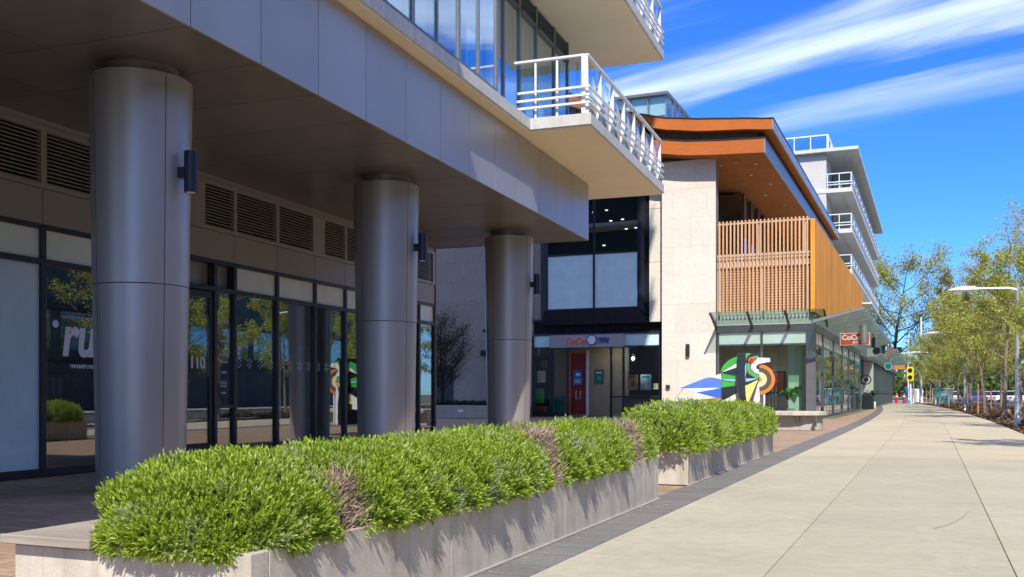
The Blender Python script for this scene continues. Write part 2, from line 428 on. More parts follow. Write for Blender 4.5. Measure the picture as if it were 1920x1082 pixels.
# ------------------------------------------------------------------ mesh helpers
class MB:
    def __init__(s): s.v = []; s.f = []
    def poly(s, pts):
        i = len(s.v); s.v += [Vector(p) for p in pts]; s.f.append(tuple(range(i, i + len(pts)))); return s
    def hexa(s, p):      # p: 4 bottom, 4 top (same order)
        i = len(s.v); s.v += [Vector(x) for x in p]
        for f in ((3, 2, 1, 0), (4, 5, 6, 7), (0, 1, 5, 4), (1, 2, 6, 5), (2, 3, 7, 6), (3, 0, 4, 7)):
            s.f.append(tuple(i + k for k in f))
        return s
    def box(s, fr, a0, a1, b0, b1, z0, z1):
        P = fr.P
        return s.hexa([P(a0, b0, z0), P(a1, b0, z0), P(a1, b1, z0), P(a0, b1, z0),
                       P(a0, b0, z1), P(a1, b0, z1), P(a1, b1, z1), P(a0, b1, z1)])
    def prism(s, pts, d):   # polygon extruded by vector d
        i = len(s.v); n = len(pts); d = Vector(d)
        s.v += [Vector(p) for p in pts] + [Vector(p) + d for p in pts]
        s.f.append(tuple(range(i + n - 1, i - 1, -1))); s.f.append(tuple(range(i + n, i + 2 * n)))
        for k in range(n):
            j = (k + 1) % n; s.f.append((i + k, i + j, i + n + j, i + n + k))
        return s
    def tube(s, p0, p1, r0, r1=None, n=8):
        r1 = r0 if r1 is None else r1
        p0 = Vector(p0); p1 = Vector(p1); d = (p1 - p0)
        if d.length < 1e-6: return s
        q = d.to_track_quat('Z', 'Y'); i = len(s.v)
        for p, r in ((p0, r0), (p1, r1)):
            for k in range(n):
                t = 2 * math.pi * k / n
                s.v.append(p + q @ Vector((r * math.cos(t), r * math.sin(t), 0)))
        for k in range(n):
            j = (k + 1) % n; s.f.append((i + k, i + j, i + n + j, i + n + k))
        s.f.append(tuple(range(i + n - 1, i - 1, -1))); s.f.append(tuple(range(i + n, i + 2 * n)))
        return s
    def path(s, pts, rs, n=8):
        pts = [Vector(p) for p in pts]; i0 = len(s.v)
        for k, p in enumerate(pts):
            d = (pts[min(k + 1, len(pts) - 1)] - pts[max(k - 1, 0)])
            q = d.to_track_quat('Z', 'Y')
            for m in range(n):
                t = 2 * math.pi * m / n
                s.v.append(p + q @ Vector((rs[k] * math.cos(t), rs[k] * math.sin(t), 0)))
        for k in range(len(pts) - 1):
            for m in range(n):
                j = (m + 1) % n; a = i0 + k * n
                s.f.append((a + m, a + j, a + n + j, a + n + m))
        s.f.append(tuple(range(i0 + n - 1, i0 - 1, -1)))
        e = i0 + (len(pts) - 1) * n; s.f.append(tuple(range(e, e + n)))
        return s
    def lathe(s, prof, c=(0, 0, 0), n=24, t0=0.0, t1=2 * math.pi):
        c = Vector(c); i0 = len(s.v); full = abs(t1 - t0 - 2 * math.pi) < 1e-4
        m = n if full else n + 1
        for r, z in prof:
            for k in range(m):
                t = t0 + (t1 - t0) * k / n
                s.v.append(c + Vector((r * math.cos(t), r * math.sin(t), z)))
        for q in range(len(prof) - 1):
            for k in range(n):
                j = (k + 1) % m; a = i0 + q * m
                s.f.append((a + k, a + j, a + m + j, a + m + k))
        return s
    def build(s, name, mat, parent=None, smooth=False, bevel=0.0, org=None, recalc=True, segs=1):
        if org is None: org = root_loc(parent) if parent else Vector((0, 0, 0))
        me = bpy.data.meshes.new(name)
        me.from_pydata([tuple(v - org) for v in s.v], [], s.f)
        if recalc or bevel:
            bm = bmesh.new(); bm.from_mesh(me)
            if recalc: bmesh.ops.recalc_face_normals(bm, faces=bm.faces)
            if bevel:
                bmesh.ops.bevel(bm, geom=[e for e in bm.edges if len(e.link_faces) == 2 and e.calc_face_angle(0) > 0.6], offset=bevel, segments=segs, affect='EDGES', profile=0.5)
            bm.to_mesh(me); bm.free()
        if smooth:
            me.shade_smooth()
            try: me.set_sharp_from_angle(angle=R(40))
            except Exception: pass
        me.materials.append(MATS[mat])
        o = bpy.data.objects.new(name, me); COL.objects.link(o)
        if parent: o.parent = parent
        else: o.location = org
        return o
def root_loc(o):
    while o.parent: o = o.parent
    return o.location.copy()
def tag(o, label, cat, group=None):
    o['label'] = label; o['category'] = cat
    if group: o['group'] = group
    return o
def thing(name, label, cat, loc=(0, 0, 0), group=None):
    o = bpy.data.objects.new(name, None); o.empty_display_size = 0.3
    o.location = loc; COL.objects.link(o)
    return tag(o, label, cat, group)
def struct(o, kind='structure'):
    o['kind'] = kind; return o
def dup(root, loc, rz=0.0, label=None, group=None, scale=None):
    r = root.copy(); COL.objects.link(r); r.location = loc; r.rotation_euler = (0, 0, rz)
    if scale: r.scale = (scale, scale, scale)
    if label: r['label'] = label
    if group: r['group'] = group
    for ch in root.children:
        c = ch.copy(); COL.objects.link(c); c.parent = r
        for g in ch.children:
            d = g.copy(); COL.objects.link(d); d.parent = c
    return r
def bx(fr, name, mat, parent, a0, a1, b0, b1, z0, z1, bevel=0.0, **k):
    return MB().box(fr, a0, a1, b0, b1, z0, z1).build(name, mat, parent, bevel=bevel, **k)
def quads(name, V, mat, parent=None, org=(0, 0, 0)):
    """V: (N,4,3) array of quads made into one mesh"""
    V = np.asarray(V, dtype=np.float32); n = len(V)
    me = bpy.data.meshes.new(name)
    me.vertices.add(n * 4); me.vertices.foreach_set('co', (V - np.array(org, dtype=np.float32)).reshape(-1))
    me.loops.add(n * 4); me.loops.foreach_set('vertex_index', np.arange(n * 4, dtype=np.int32))
    me.polygons.add(n); me.polygons.foreach_set('loop_start', np.arange(0, n * 4, 4, dtype=np.int32))
    me.polygons.foreach_set('loop_total', np.full(n, 4, dtype=np.int32))
    me.update(calc_edges=True)
    me.materials.append(MATS[mat])
    o = bpy.data.objects.new(name, me); COL.objects.link(o)
    if parent: o.parent = parent
    return o
def text(name, body, mat, parent, at, right, up, size, depth=0.01, bold=0.0, shear=0.0, align='CENTER', narrow=1.0):
    cu = bpy.data.curves.new('lettering', 'FONT')
    cu.body = body; cu.size = size; cu.extrude = depth; cu.offset = bold; cu.shear = shear; cu.align_x = align
    to = bpy.data.objects.new('lettering', cu); COL.objects.link(to)
    bpy.context.view_layer.update()
    dg = bpy.context.evaluated_depsgraph_get()
    me = bpy.data.meshes.new_from_object(to.evaluated_get(dg))
    bpy.data.objects.remove(to, do_unlink=True)
    right = Vector(right).normalized(); up = Vector(up).normalized(); nn = right.cross(up)
    org = root_loc(parent) if parent else Vector((0, 0, 0))
    at = Vector(at)
    for v in me.vertices:
        c = v.co.copy(); v.co = at + right * (c.x * narrow) + up * c.y + nn * c.z - org
    me.materials.clear(); me.materials.append(MATS[mat])
    o = bpy.data.objects.new(name, me); COL.objects.link(o)
    if parent: o.parent = parent
    return o
UP = Vector((0, 0, 1))
# ================================================================== THE GROUND
g = MB().poly([(-900, -300, -0.05), (900, -300, -0.05), (1100, 2200, -0.05), (-1100, 2200, -0.05)]).build('ground', 'ground_soil')
struct(g)
def strip(name, mat, b0, b1, a_list, z, th=0.0, parent=None, bevel=0.0, fr=S):
    m = MB()
    if th == 0:
        for q in range(len(a_list) - 1):
            a, c = a_list[q], a_list[q + 1]
            m.poly([fr.P(a, b0 + bend(a), z), fr.P(a, b1 + bend(a), z), fr.P(c, b1 + bend(c), z), fr.P(c, b0 + bend(c), z)])
    else:
        A = a_list; n = len(A); i = 0
        for zz_ in (z - th, z):
            for a in A:
                m.v.append(fr.P(a, b0 + bend(a), zz_)); m.v.append(fr.P(a, b1 + bend(a), zz_))
        for q in range(n - 1):
            lo = 2 * q; hi = 2 * n + 2 * q
            m.f += [(lo, lo + 2, lo + 3, lo + 1), (hi, hi + 1, hi + 3, hi + 2), (lo, hi, hi + 2, lo + 2), (lo + 1, lo + 3, hi + 3, hi + 1)]
        m.f += [(0, 1, 2 * n + 1, 2 * n), (2 * n - 2, 4 * n - 2, 4 * n - 1, 2 * n - 1)]
    return m.build(name, mat, parent, bevel=bevel, recalc=th != 0)
def arange(a, b, st):
    r = []; x = a
    while x < b - 1e-6: r.append(x); x += st
    return r + [b]

plaza = MB().poly([S.P(-6, -2.83, -0.012), S.P(200, -2.83 , -0.012), S.P(200, -40, -0.012), S.P(-6, -40, -0.012)]).build('plaza', 'plaza_brick', recalc=False)
struct(plaza)
for v in plaza.data.vertices: pass
walk = strip('walkway', 'grey_joint', -2.83, 2.45, arange(-6, 190, 8), -0.016); struct(walk)
cross = [-5, 19.2, 33, 47.5, 62, 80, 100, 125, 155, 190]
lanes = [(-2.33, -0.97), (-0.97, 0.5), (0.5, 2.45)]
for q in range(len(cross) - 1):
    for b0, b1 in lanes:
        strip('slab', 'walk_concrete' if q == 0 or q > 3 else 'walk_concrete_warm', b0 + 0.003, b1 - 0.003, arange(cross[q] + 0.004, cross[q + 1] - 0.004, 6), 0.0, 0.08, walk, bevel=0.003 if q < 2 else 0)
# dark soldier course between the planters and the concrete, single pavers while they can be told apart
pav_me = None
na = 0
a = 3.4
while na < 290:
    if pav_me is None:
        p0 = MB(); fr0 = Fr(0, 0, 23.1); p0.box(fr0, 0.003, 0.117, 0.003, 0.493, -0.04, 0.0)
        o = p0.build('paver', 'paver_grey', walk, bevel=0.003); pav_me = o.data
    else:
        o = bpy.data.objects.new('paver', pav_me); COL.objects.link(o); o.parent = walk
    o.location = S.P(a, -2.83 + bend(a), random.uniform(-0.0015, 0.001))
    a += 0.12; na += 1
m = MB()
while a < 120:
    w = 0.12 if a < 70 else 0.5
    m.box(S, a + 0.003, a + w - 0.003, -2.827 + bend(a), -2.337 + bend(a), -0.04, 0.0); a += w
struct(m.build('paver_course', 'paver_grey', walk), 'stuff')
# tan pavers by the bench, one by one
pt = None
for i in range(34):
    for j in range(9):
        aa = 2.2 + i * 0.102; bb = -4.2 + j * 0.302 + (0.15 if i % 2 else 0)
        if i * 9 + j >= 300: break
        if pt is None:
            pp = MB().box(Fr(0, 0, 23.1), 0.002, 0.098, 0.002, 0.298, -0.03, 0.0)
            o = pp.build('paver', 'paver_tan', plaza, bevel=0.002); pt = o.data
        else:
            o = bpy.data.objects.new('paver', pt); COL.objects.link(o); o.parent = plaza
        o.location = S.P(aa, bb - 1.6 + 0.55, random.uniform(-0.002, 0.001))

# planting strip, second path, road
mul = strip('planting_strip', 'ground_soil', 2.45, 4.05, arange(-6, 190, 6), -0.03); struct(mul)
pth = strip('path', 'path_concrete', 4.05, 5.5, arange(-20, 190, 6), 0.0, 0.06); struct(pth)
mul2 = strip('kerb_bed', 'ground_soil', 5.5, 6.35, arange(-20, 190, 6), -0.03); struct(mul2)
kerb = strip('kerb', 'path_concrete', 6.35, 6.6, arange(-20, 260, 6), 0.0, 0.2); struct(kerb)
road = strip('road', 'asphalt', 6.6, 19.0, arange(-60, 420, 10), -0.044); struct(road)
far_walk = strip('far_pavement', 'path_concrete', 19.0, 24.0, arange(-60, 420, 10), 0.05, 0.1); struct(far_walk)
# bark mulch chips, nobody could count them
rng = np.random.default_rng(3)
def chips(n, b0, b1, a0, a1):
    aa = a0 + (a1 - a0) * rng.random(n) ** 1.5; bb = b0 + (b1 - b0) * rng.random(n)
    off = np.where(aa > 30, -0.0004 * (aa - 30) ** 2, 0)
    c = np.stack([S.u.x * aa + S.n.x * (bb + off), S.u.y * aa + S.n.y * (bb + off), -0.02 + rng.random(n) * 0.03], 1)
    d1 = rng.normal(size=(n, 3)); d1[:, 2] *= 0.35; d1 /= np.linalg.norm(d1, axis=1)[:, None]
    d2 = rng.normal(size=(n, 3)); d2[:, 2] *= 0.5; d2 /= np.linalg.norm(d2, axis=1)[:, None]
    s = (0.03 + 0.05 * rng.random(n))[:, None] * (1 + aa[:, None] / 90)
    return np.stack([c - d1 * s, c - d2 * s * .4, c + d1 * s, c + d2 * s * .4], 1)
struct(tag(quads('bark_mulch', np.concatenate([chips(16000, 2.47, 4.03, 14, 120), chips(5000, 5.5, 6.35, 14, 120)]), 'mulch'), 'brown bark mulch under the street trees', 'mulch'), 'stuff')

# ================================================================== OFFICE BUILDING (left)
office = thing('office_building', 'dark bronze and glass office building on round columns at the left', 'building', L.P(5, 0))
ob = office
SOF = 5.0
# --- soffit panels
tj = [-2.11 + 1.255 * i for i in range(-9, 13)]
tj[-1] = 13.08 if tj[-1] > 12.9 else tj[-1]
tj = [t for t in tj if t < 12.8] + [13.08]
for i in range(len(tj) - 1):
    for b0, b1 in ((-0.1, 1.05), (1.05, 2.3), (2.3, 4.22)):
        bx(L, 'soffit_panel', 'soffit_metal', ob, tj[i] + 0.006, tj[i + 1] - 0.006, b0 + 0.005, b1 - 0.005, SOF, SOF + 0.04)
bx(L, 'soffit_backing', 'dark_joint', ob, tj[0], 13.05, -0.1, 4.18, SOF + 0.06, SOF + 0.3)
# --- fascia panels
for i in range(len(tj) - 1):
    bx(L, 'fascia_panel', 'fascia_metal', ob, tj[i] + 0.006, tj[i + 1] - 0.006, 4.205, 4.24, SOF - 0.012, 6.36, bevel=0.003)
bx(L, 'fascia_backing', 'dark_joint', ob, tj[0], 13.05, 4.1, 4.2, SOF + 0.03, 6.38)
for b0, b1 in ((4.205, 2.95), (2.95, 1.7), (1.7, 0.45), (0.45, -0.8)):
    bx(L, 'fascia_panel', 'fascia_metal', ob, 13.085, 13.12, b1 + 0.006, b0 - 0.006, SOF - 0.012, 6.36, bevel=0.003)
# --- upper floors: slabs, glazing, balconies
def slab(z, t0, t1):
    P = L.P
    e, te = (5.755, 14.95) if z < 16 else (7.0, 17.2)      # unseen upper slabs widened and lengthened to place their cast shadow
    nb_ = [(t0, e + 1.45 if z < 12 else e + .75), (-5.0, e + 1.45 if z < 12 else e + .75), (-5.0, 4.51)] if z > 8 else [(t0, 4.51)]  # unseen near bay added and pushed out to shift the plaza shadow edge
    out = [(t0, -18)] + nb_ + [(7.9, 4.51), (7.9, e), (te, e), (te, -18)]
    s1 = MB().prism([P(a, b, z + 0.03) for a, b in out], (0, 0, 0.23)).build('floor_slab', 'slab_edge', ob, bevel=0.01)
    ins = [(t0, -18), (t0, 4.47), (7.94, 4.47), (7.94, e - .04), (te - .04, e - .04), (te - .04, -18)]
    MB().prism([P(a, b, z) for a, b in ins], (0, 0, 0.029)).build('slab_soffit', 'cream_soffit', s1)
    return s1
def railing(z, sl):
    """white balcony guard standing on the slab"""
    bo = 5.68
    ts = [7.95 + 1.0 * i for i in range(8)]; ts[-1] = 14.88
    for k, t in enumerate(ts):
        # tapered blade posts
        MB().hexa([L.P(t - .012, bo - .12, z), L.P(t + .012, bo - .12, z), L.P(t + .012, bo + .02, z), L.P(t - .012, bo + .02, z),
                   L.P(t - .012, bo - .05, z + 1.12), L.P(t + .012, bo - .05, z + 1.12), L.P(t + .012, bo + .0, z + 1.12), L.P(t - .012, bo + .0, z + 1.12)]).build('post', 'white_paint', sl)
        if k < 7:
            bx(L, 'glass_panel', 'rail_glass', sl, t + .05, ts[k + 1] - .05, bo - .10, bo - .088, z + .06, z + 1.05)
            bx(L, 'clip', 'white_paint', sl, t + .03, t + .07, bo - .12, bo - .07, z + .75, z + .81)
    for b in (5.05, 4.6):
        bx(L, 'post', 'white_paint', sl, 7.93, 7.97, b - .02, b + .02, z, z + 1.12)
    bx(L, 'post', 'white_paint', sl, 7.90, 7.98, bo - .12, bo - .04, z, z + 1.12)
    bx(L, 'glass_panel', 'rail_glass', sl, 8.02, 8.032, 4.2, bo - .14, z + .06, z + 1.05)
    bx(L, 'hand_rail', 'white_paint', sl, 7.93, 14.9, bo - .06, bo + .02, z + 1.12, z + 1.17, bevel=0.006)
    bx(L, 'hand_rail', 'white_paint', sl, 7.91, 7.99, 4.15, bo - .062, z + 1.12, z + 1.17, bevel=0.006)
    for dz in (0.19, 0.34, 0.50):
        bx(L, 'rail', 'white_paint', sl, 7.84, 14.98, bo + .03, bo + .07, z + dz - .02, z + dz + .025, bevel=0.005)
        bx(L, 'rail', 'white_paint', sl, 7.84, 7.88, 4.2 + dz * .1, bo + .028, z + dz - .02, z + dz + .025, bevel=0.005)
        bx(L, 'rail', 'white_paint', sl, 14.90, 14.94, 3.0, bo + .028, z + dz - .02, z + dz + .025, bevel=0.005)
T0 = -22.0
FLR = [6.38 + 3.5 * i for i in range(9)]
slabs = [slab(z, T0, 0) for z in FLR]
railing(FLR[0] + .26, slabs[0]); railing(FLR[1] + .26, slabs[1])
for z in FLR[2:8]:
    i = FLR.index(z)
    gb, gt = (5.66, 14.85) if z < 16 else (6.9, 17.1)  # guards follow the slabs, the higher ones widened for their shadow
    bx(L, 'balcony_guard', 'rail_glass', slabs[i], 7.9, gt, gb, gb + .02, z + .3, z + 1.35)
    bx(L, 'hand_rail', 'white_paint', slabs[i], 7.9, gt, gb - .02, gb + .04, z + 1.35, z + 1.42)
def upper_glazing(z0, z1, detail):
    m1 = [6.25 - 0.87 * i for i in range(0, 15)]; m1.reverse()
    m2 = [6.30, 7.3, 8.3, 9.26, 10.38, 11.69, 12.8]
    for i, t in enumerate(m1):
        w = 0.05 if (i % 2 == 0) else 0.03
        bx(L, 'mullion', 'steel_grey', ob, t - w, t + w, 4.37, 4.435, z0, z1)
        if i < len(m1) - 1:
            t2 = m1[i + 1]
            win = bx(L, 'window', 'upper_glass', ob, t + w, t2 - 0.05, 4.40, 4.412, z0 + .08, z1 - .02)
            bot = 7.72 if detail and i > len(m1) - 5 else z0 + .15
            bx(L, 'blind', 'blind_cream', win, t + .06, t2 - .06, 4.26, 4.27, bot if detail else z0 + 1.0, z1 - .02)
    bx(L, 'window_rail', 'grey_frame', ob, m1[0], 6.2, 4.36, 4.46, z0, z0 + .08)
    for i, t in enumerate(m2):
        bx(L, 'mullion', 'steel_grey', ob, t - .045, t + .045, 3.72, 3.80, z0, z1)
        if i < len(m2) - 1:
            t2 = m2[i + 1]
            win = bx(L, 'window', 'upper_glass', ob, t + .045, t2 - .045, 3.76, 3.772, z0 + .08, z1 - .5)
            bx(L, 'blind', 'blind_cream', win, t + .05, t2 - .05, 3.62, 3.63, 7.85 if detail else z0 + 1.1, z1 - .45)
            bx(L, 'window_rail', 'grey_frame', ob, t + .046, t2 - .046, 3.71, 3.83, z1 - .5, z1 - .44)
            lv = MB()
            for k in range(6):
                zz_ = z1 - .42 + k * .07
                lv.hexa([L.P(t + .05, 3.72, zz_ + .03), L.P(t2 - .05, 3.72, zz_ + .03), L.P(t2 - .05, 3.80, zz_), L.P(t + .05, 3.80, zz_),
                         L.P(t + .05, 3.72, zz_ + .04), L.P(t2 - .05, 3.72, zz_ + .04), L.P(t2 - .05, 3.80, zz_ + .01), L.P(t + .05, 3.80, zz_ + .01)])
            struct(lv.build('louver', 'grey_frame', ob), 'stuff')
    bx(L, 'window_rail', 'grey_frame', ob, 6.34, 12.76, 3.72, 3.82, z0, z0 + .08)
    bx(L, 'window', 'upper_glass', ob, 6.26, 6.272, 3.85, 4.3, z0 + .05, z1 - .02)
    # end wall of the glazing
    for bb in (2.6, 1.3, 0.0):
        bx(L, 'window', 'upper_glass', ob, 12.80, 12.812, bb + .05, bb + 1.15, z0 + .08, z1 - .02)
        bx(L, 'mullion', 'grey_frame', ob, 12.76, 12.86, bb - .04, bb + .04, z0, z1)
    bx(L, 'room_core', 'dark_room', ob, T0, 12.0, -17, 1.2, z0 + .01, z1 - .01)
upper_glazing(FLR[0] + .262, FLR[1] - .002, True)
for q in range(1, 8):
    bx(L, 'upper_wall', 'upper_glass', ob, T0, 6.3, 4.2, 4.24, FLR[q] + .262, FLR[q + 1] - .002)
    bx(L, 'upper_wall', 'upper_glass', ob, 6.32, 12.8, 3.7, 3.74, FLR[q] + .262, FLR[q + 1] - .002)
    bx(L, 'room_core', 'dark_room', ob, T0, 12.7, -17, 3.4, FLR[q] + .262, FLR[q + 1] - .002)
bx(L, 'roof', 'white_slab', ob, T0, 14.9, -18, 5.6, FLR[8] + .262, FLR[8] + 2.0)
# --- columns
def column(t, nm):
    c = L.P(t, 2.74)
    rb, rt = 0.50, 0.585
    def rad(z): return rb + (rt - rb) * z / 4.85
    core = MB().lathe([(rb - .05, -0.02), (rt - .05, 4.84)], c, 40).build('column_core', 'dark_joint', ob, smooth=True)
    MB().lathe([(rt - .17, 4.8), (rt - .15, 5.0)], c, 40).build('column_neck', 'soffit_metal', core, smooth=True)
    seams = [R(-131), R(-42), R(70)]
    for z0, z1 in ((0.0, 2.419), (2.424, 4.86)):
        for k in range(3):
            s0 = seams[k]; s1 = seams[(k + 1) % 3]
            if s1 < s0: s1 += 2 * math.pi
            e = 0.008
            m = MB(); prof = [(rad(z0) - .045, z0), (rad(z0), z0 + .004), (rad(z1), z1 - .004), (rad(z1) - .004, z1), (rad(z1) - .09, z1)]
            m.lathe(prof, c, 22, s0 + e, s1 - e)
            m.build('cladding_panel', 'column_metal', core, smooth=True)
for t in (-7.37, -1.12, 5.13, 11.38): column(t, 0)
# --- shopfront wall
ml = [-7.0, -5.6, -4.2, -2.8, -1.4, 0.03, 1.4, 2.8, 3.84, 4.41, 5.76, 7.14, 8.38, 9.65, 10.9, 12.1, 13.04]
for t in ml:
    bx(L, 'mullion', 'dark_frame', ob, t - .04, t + .04, -.09, .06, 0.0, 3.5)
for i in range(len(ml) - 1):
    t0, t1 = ml[i] + .04, ml[i + 1] - .04
    door = abs(ml[i] - 2.8) < .01; side = abs(ml[i] - 3.84) < .01
    bx(L, 'transom_bar', 'dark_frame', ob, t0, t1, -.08, .055, 2.96, 3.04)
    bx(L, 'transom_bar', 'dark_frame', ob, t0, t1, -.08, .055, 3.45, 3.52)
    bx(L, 'sill', 'dark_frame', ob, t0, t1, -.08, .055, 0.0, 0.11)
    if door:
        d = bx(L, 'door', 'shop_glass', ob, t0 + .09, t1 - .09, -.01, .002, .30, 2.83)
        for q in ((t0 + .01, t0 + .09, .12, 2.94), (t1 - .09, t1 - .01, .12, 2.94)):
            bx(L, 'door_frame', 'dark_frame', d, q[0], q[1], -.03, .03, q[2], q[3])
        bx(L, 'door_frame', 'dark_frame', d, t0 + .09, t1 - .09, -.03, .03, 2.83, 2.94)
        bx(L, 'door_frame', 'dark_frame', d, t0 + .09, t1 - .09, -.03, .03, .12, .30)
        MB().path([L.P(t0 + .14, .03, .98), L.P(t0 + .14, .09, .98), L.P(t0 + .14, .10, 1.0), L.P(t0 + .14, .10, 1.30), L.P(t0 + .14, .09, 1.32), L.P(t0 + .14, .03, 1.32)], [.012] * 6).build('handle', 'white_paint', d, smooth=True)
        text('lettering', '110', 'sign_white', d, L.P(t0 + .56, .006, 1.60), L.u, UP, .28, .002, 0.008)
        bx(L, 'door_head_panel', 'bronze_panel', ob, t0, ml[i + 2] - .04, -.12, -.10, 3.04, 3.45)
    elif side:
        pn = bx(L, 'window_pane', 'shop_glass', ob, t0, t1, -.006, .006, .96, 2.96)
        bx(L, 'transom_bar', 'dark_frame', ob, t0, t1, -.07, .05, .90, .96)
        bx(L, 'window_pane', 'shop_glass', ob, t0, t1, -.006, .006, .11, .90)
        for k, w in enumerate(('RUN', 'WALKING', 'TRAIL', 'HIKING', 'CROSS\nTRAINING', 'RACING', 'ON\nRUNNING', 'NEW\nBALANCE', 'HOKA')):
            if k in (6, 7, 8): w = ('GEAR', 'SOCKS\nSHOES', 'CARE')[k - 6]
            text('lettering', w, 'sign_white', pn, L.P((t0 + t1) / 2, .008, 2.63 - k * .185), L.u, UP, .06, .001, 0.001)
    else:
        if i < 5:
            bx(L, 'window_pane', 'frosted_blue' if i == 4 or i < 3 else 'shop_glass', ob, t0, t1, -.006, .006, .11, 2.96)
        else:
            pn = bx(L, 'window_pane', 'shop_glass', ob, t0, t1, -.006, .006, .11, 2.96)
            if i == 5:
                text('lettering', 'run', 'sign_white', pn, L.P(t0 + .32, .008, 1.72), L.u, UP, .84, .002, 0.024, 0.16, 'LEFT', 0.84)
                dm = MB().lathe([(0.0001, -.002), (.055, -.002), (.055, .002), (0.0001, .002)], (0, 0, 0), 20)
                dm.v = [L.P(t0 + .215, .008, 2.15) + L.u * v.x + UP * v.y + L.n * v.z for v in dm.v]
                dm.build('lettering_dot', 'sign_white', pn)
                text('lettering', 'enroute.run', 'sign_white', pn, L.P(t0 + .47, .008, 1.53), L.u, UP, .105, .002, 0.003, 0.12, 'LEFT')
            if i >= 9:
                # rows of hexagon dot markers across the glass at eye height
                x = t0 + .12
                while x < t1 - .08:
                    dm = MB()
                    for k in range(6):
                        aa = math.pi / 3 * k + .5
                        ctr = L.P(x + .062 * math.cos(aa), .008, 1.72 + .075 * math.sin(aa))
                        dm.prism([ctr + L.u * (.016 * math.cos(q * math.pi / 3)) + UP * (.019 * math.sin(q * math.pi / 3)) for q in range(6)], L.n * .002)
                    ctr = L.P(x, .008, 1.72)
                    dm.prism([ctr + L.u * (.01 * math.cos(q * math.pi / 3)) + UP * (.02 * math.sin(q * math.pi / 3)) for q in range(6)], L.n * .002)
                    struct(dm.build('dot_marker', 'sign_white', pn), 'stuff')
                    x += .335
    if not door and not side:
        bx(L, 'transom_pane', 'frosted_green', ob, t0, t1, -.006, .006, 3.04, 3.45)
for i in range(len(tj) - 1):
    pass
pj = [-7.0, -5.6, -4.2, -2.8, -1.4, 0.03, 1.4, 2.8, 4.41, 5.76, 7.14, 8.38, 9.65, 10.9, 13.04]
for i in range(len(pj) - 1):
    bx(L, 'wall_panel', 'bronze_panel', ob, pj[i] + .005, pj[i + 1] - .005, -.02, .03, 3.525, 4.02, bevel=0.003)
bx(L, 'wall_backing', 'dark_joint', ob, -7, 13.0, -.3, -.16, 3.0, 5.0)
bx(L, 'louver_frame', 'bronze_panel', ob, -7, 13.04, -.02, .06, 4.025, 4.09)
bx(L, 'louver_frame', 'bronze_panel', ob, -7, 13.04, -.02, .06, 4.82, 4.90)
bx(L, 'head_panel', 'bronze_panel', ob, -7, 13.04, -.02, .02, 4.902, 4.995)
lvs = [(-7, -5.65), (-5.55, -4.25), (-4.15, -2.85), (-2.75, -1.45), (-1.35, -.02), (0.08, 1.35), (1.45, 2.75), (3.55, 4.36), (4.46, 5.71), (5.81, 7.03), (7.5, 8.33), (8.43, 9.6), (9.7, 10.85), (11.3, 12.9)]
prev = -7.0
for t0, t1 in lvs:
    m = MB(); k = 0; z = 4.10
    while z < 4.80:
        m.hexa([L.P(t0, -.06, z + .045), L.P(t1, -.06, z + .045), L.P(t1, .03, z), L.P(t0, .03, z), L.P(t0, -.06, z + .055), L.P(t1, -.06, z + .055), L.P(t1, .03, z + .016), L.P(t0, .03, z + .016)])
        z += .055
    struct(m.build('louver', 'bronze_panel', ob), 'stuff')
    if t0 > prev: bx(L, 'louver_post', 'bronze_panel', ob, prev, t0, -.02, .055, 4.091, 4.819)
    prev = t1
bx(L, 'louver_post', 'bronze_panel', ob, prev, 13.04, -.02, .055, 4.091, 4.819)
# rooms behind the shopfront
bx(L, 'shop_floor', 'room_floor', ob, -7, 12.9, -9, -.1, -.04, 0.0)
bx(L, 'shop_ceiling', 'dark_room', ob, -7, 12.9, -9, -.16, 3.55, 3.7)
bx(L, 'shop_back_wall', 'dark_room', ob, -7, 12.9, -9.2, -9, 0, 3.55)
bx(L, 'shop_partition', 'navy_metal', ob, 6.35, 8.2, -1.4, -1.1, 0, 3.5)
bx(L, 'end_wall', 'limestone_grey', ob, 12.92, 13.07, -17, -.1, 0, SOF - .02)
bx(L, 'end_panel', 'cedar_fascia', ob, 13.075, 13.11, -.06, .05, 0.0, SOF - .03)
# stock inside the shop, seen dimly through the glass
for k, (t, b) in enumerate(((0.7, -2.6), (3.4, -3.4), (5.2, -2.2), (9.6, -2.8))):
    st_ = thing('display_rack', ['grey clothes rack behind the lettered shop window', 'grey clothes rack behind the numbered shop door', 'grey clothes rack behind the dotted shop window', 'grey clothes rack near the far end of the shop'][k], 'rack', L.P(t, b))
    for d in (-.6, .6):
        MB().tube(L.P(t + d, b, 0.0), L.P(t + d, b, 1.5), .02).build('upright', 'steel_grey', st_)
    MB().tube(L.P(t - .6, b, 1.5), L.P(t + .6, b, 1.5), .018).build('rail', 'steel_grey', st_)
    for q in range(7):
        x = t - .5 + q * .16
        bx(L, 'garment', ('poster_pale', 'sign_grey', 'green_cloth', 'paint_cream', 'sign_blue', 'paint_rust', 'sign_white')[(q * 3 + k) % 7], st_, x, x + .05, b - .22, b + .22, .62 + .06 * (q % 3), 1.44)
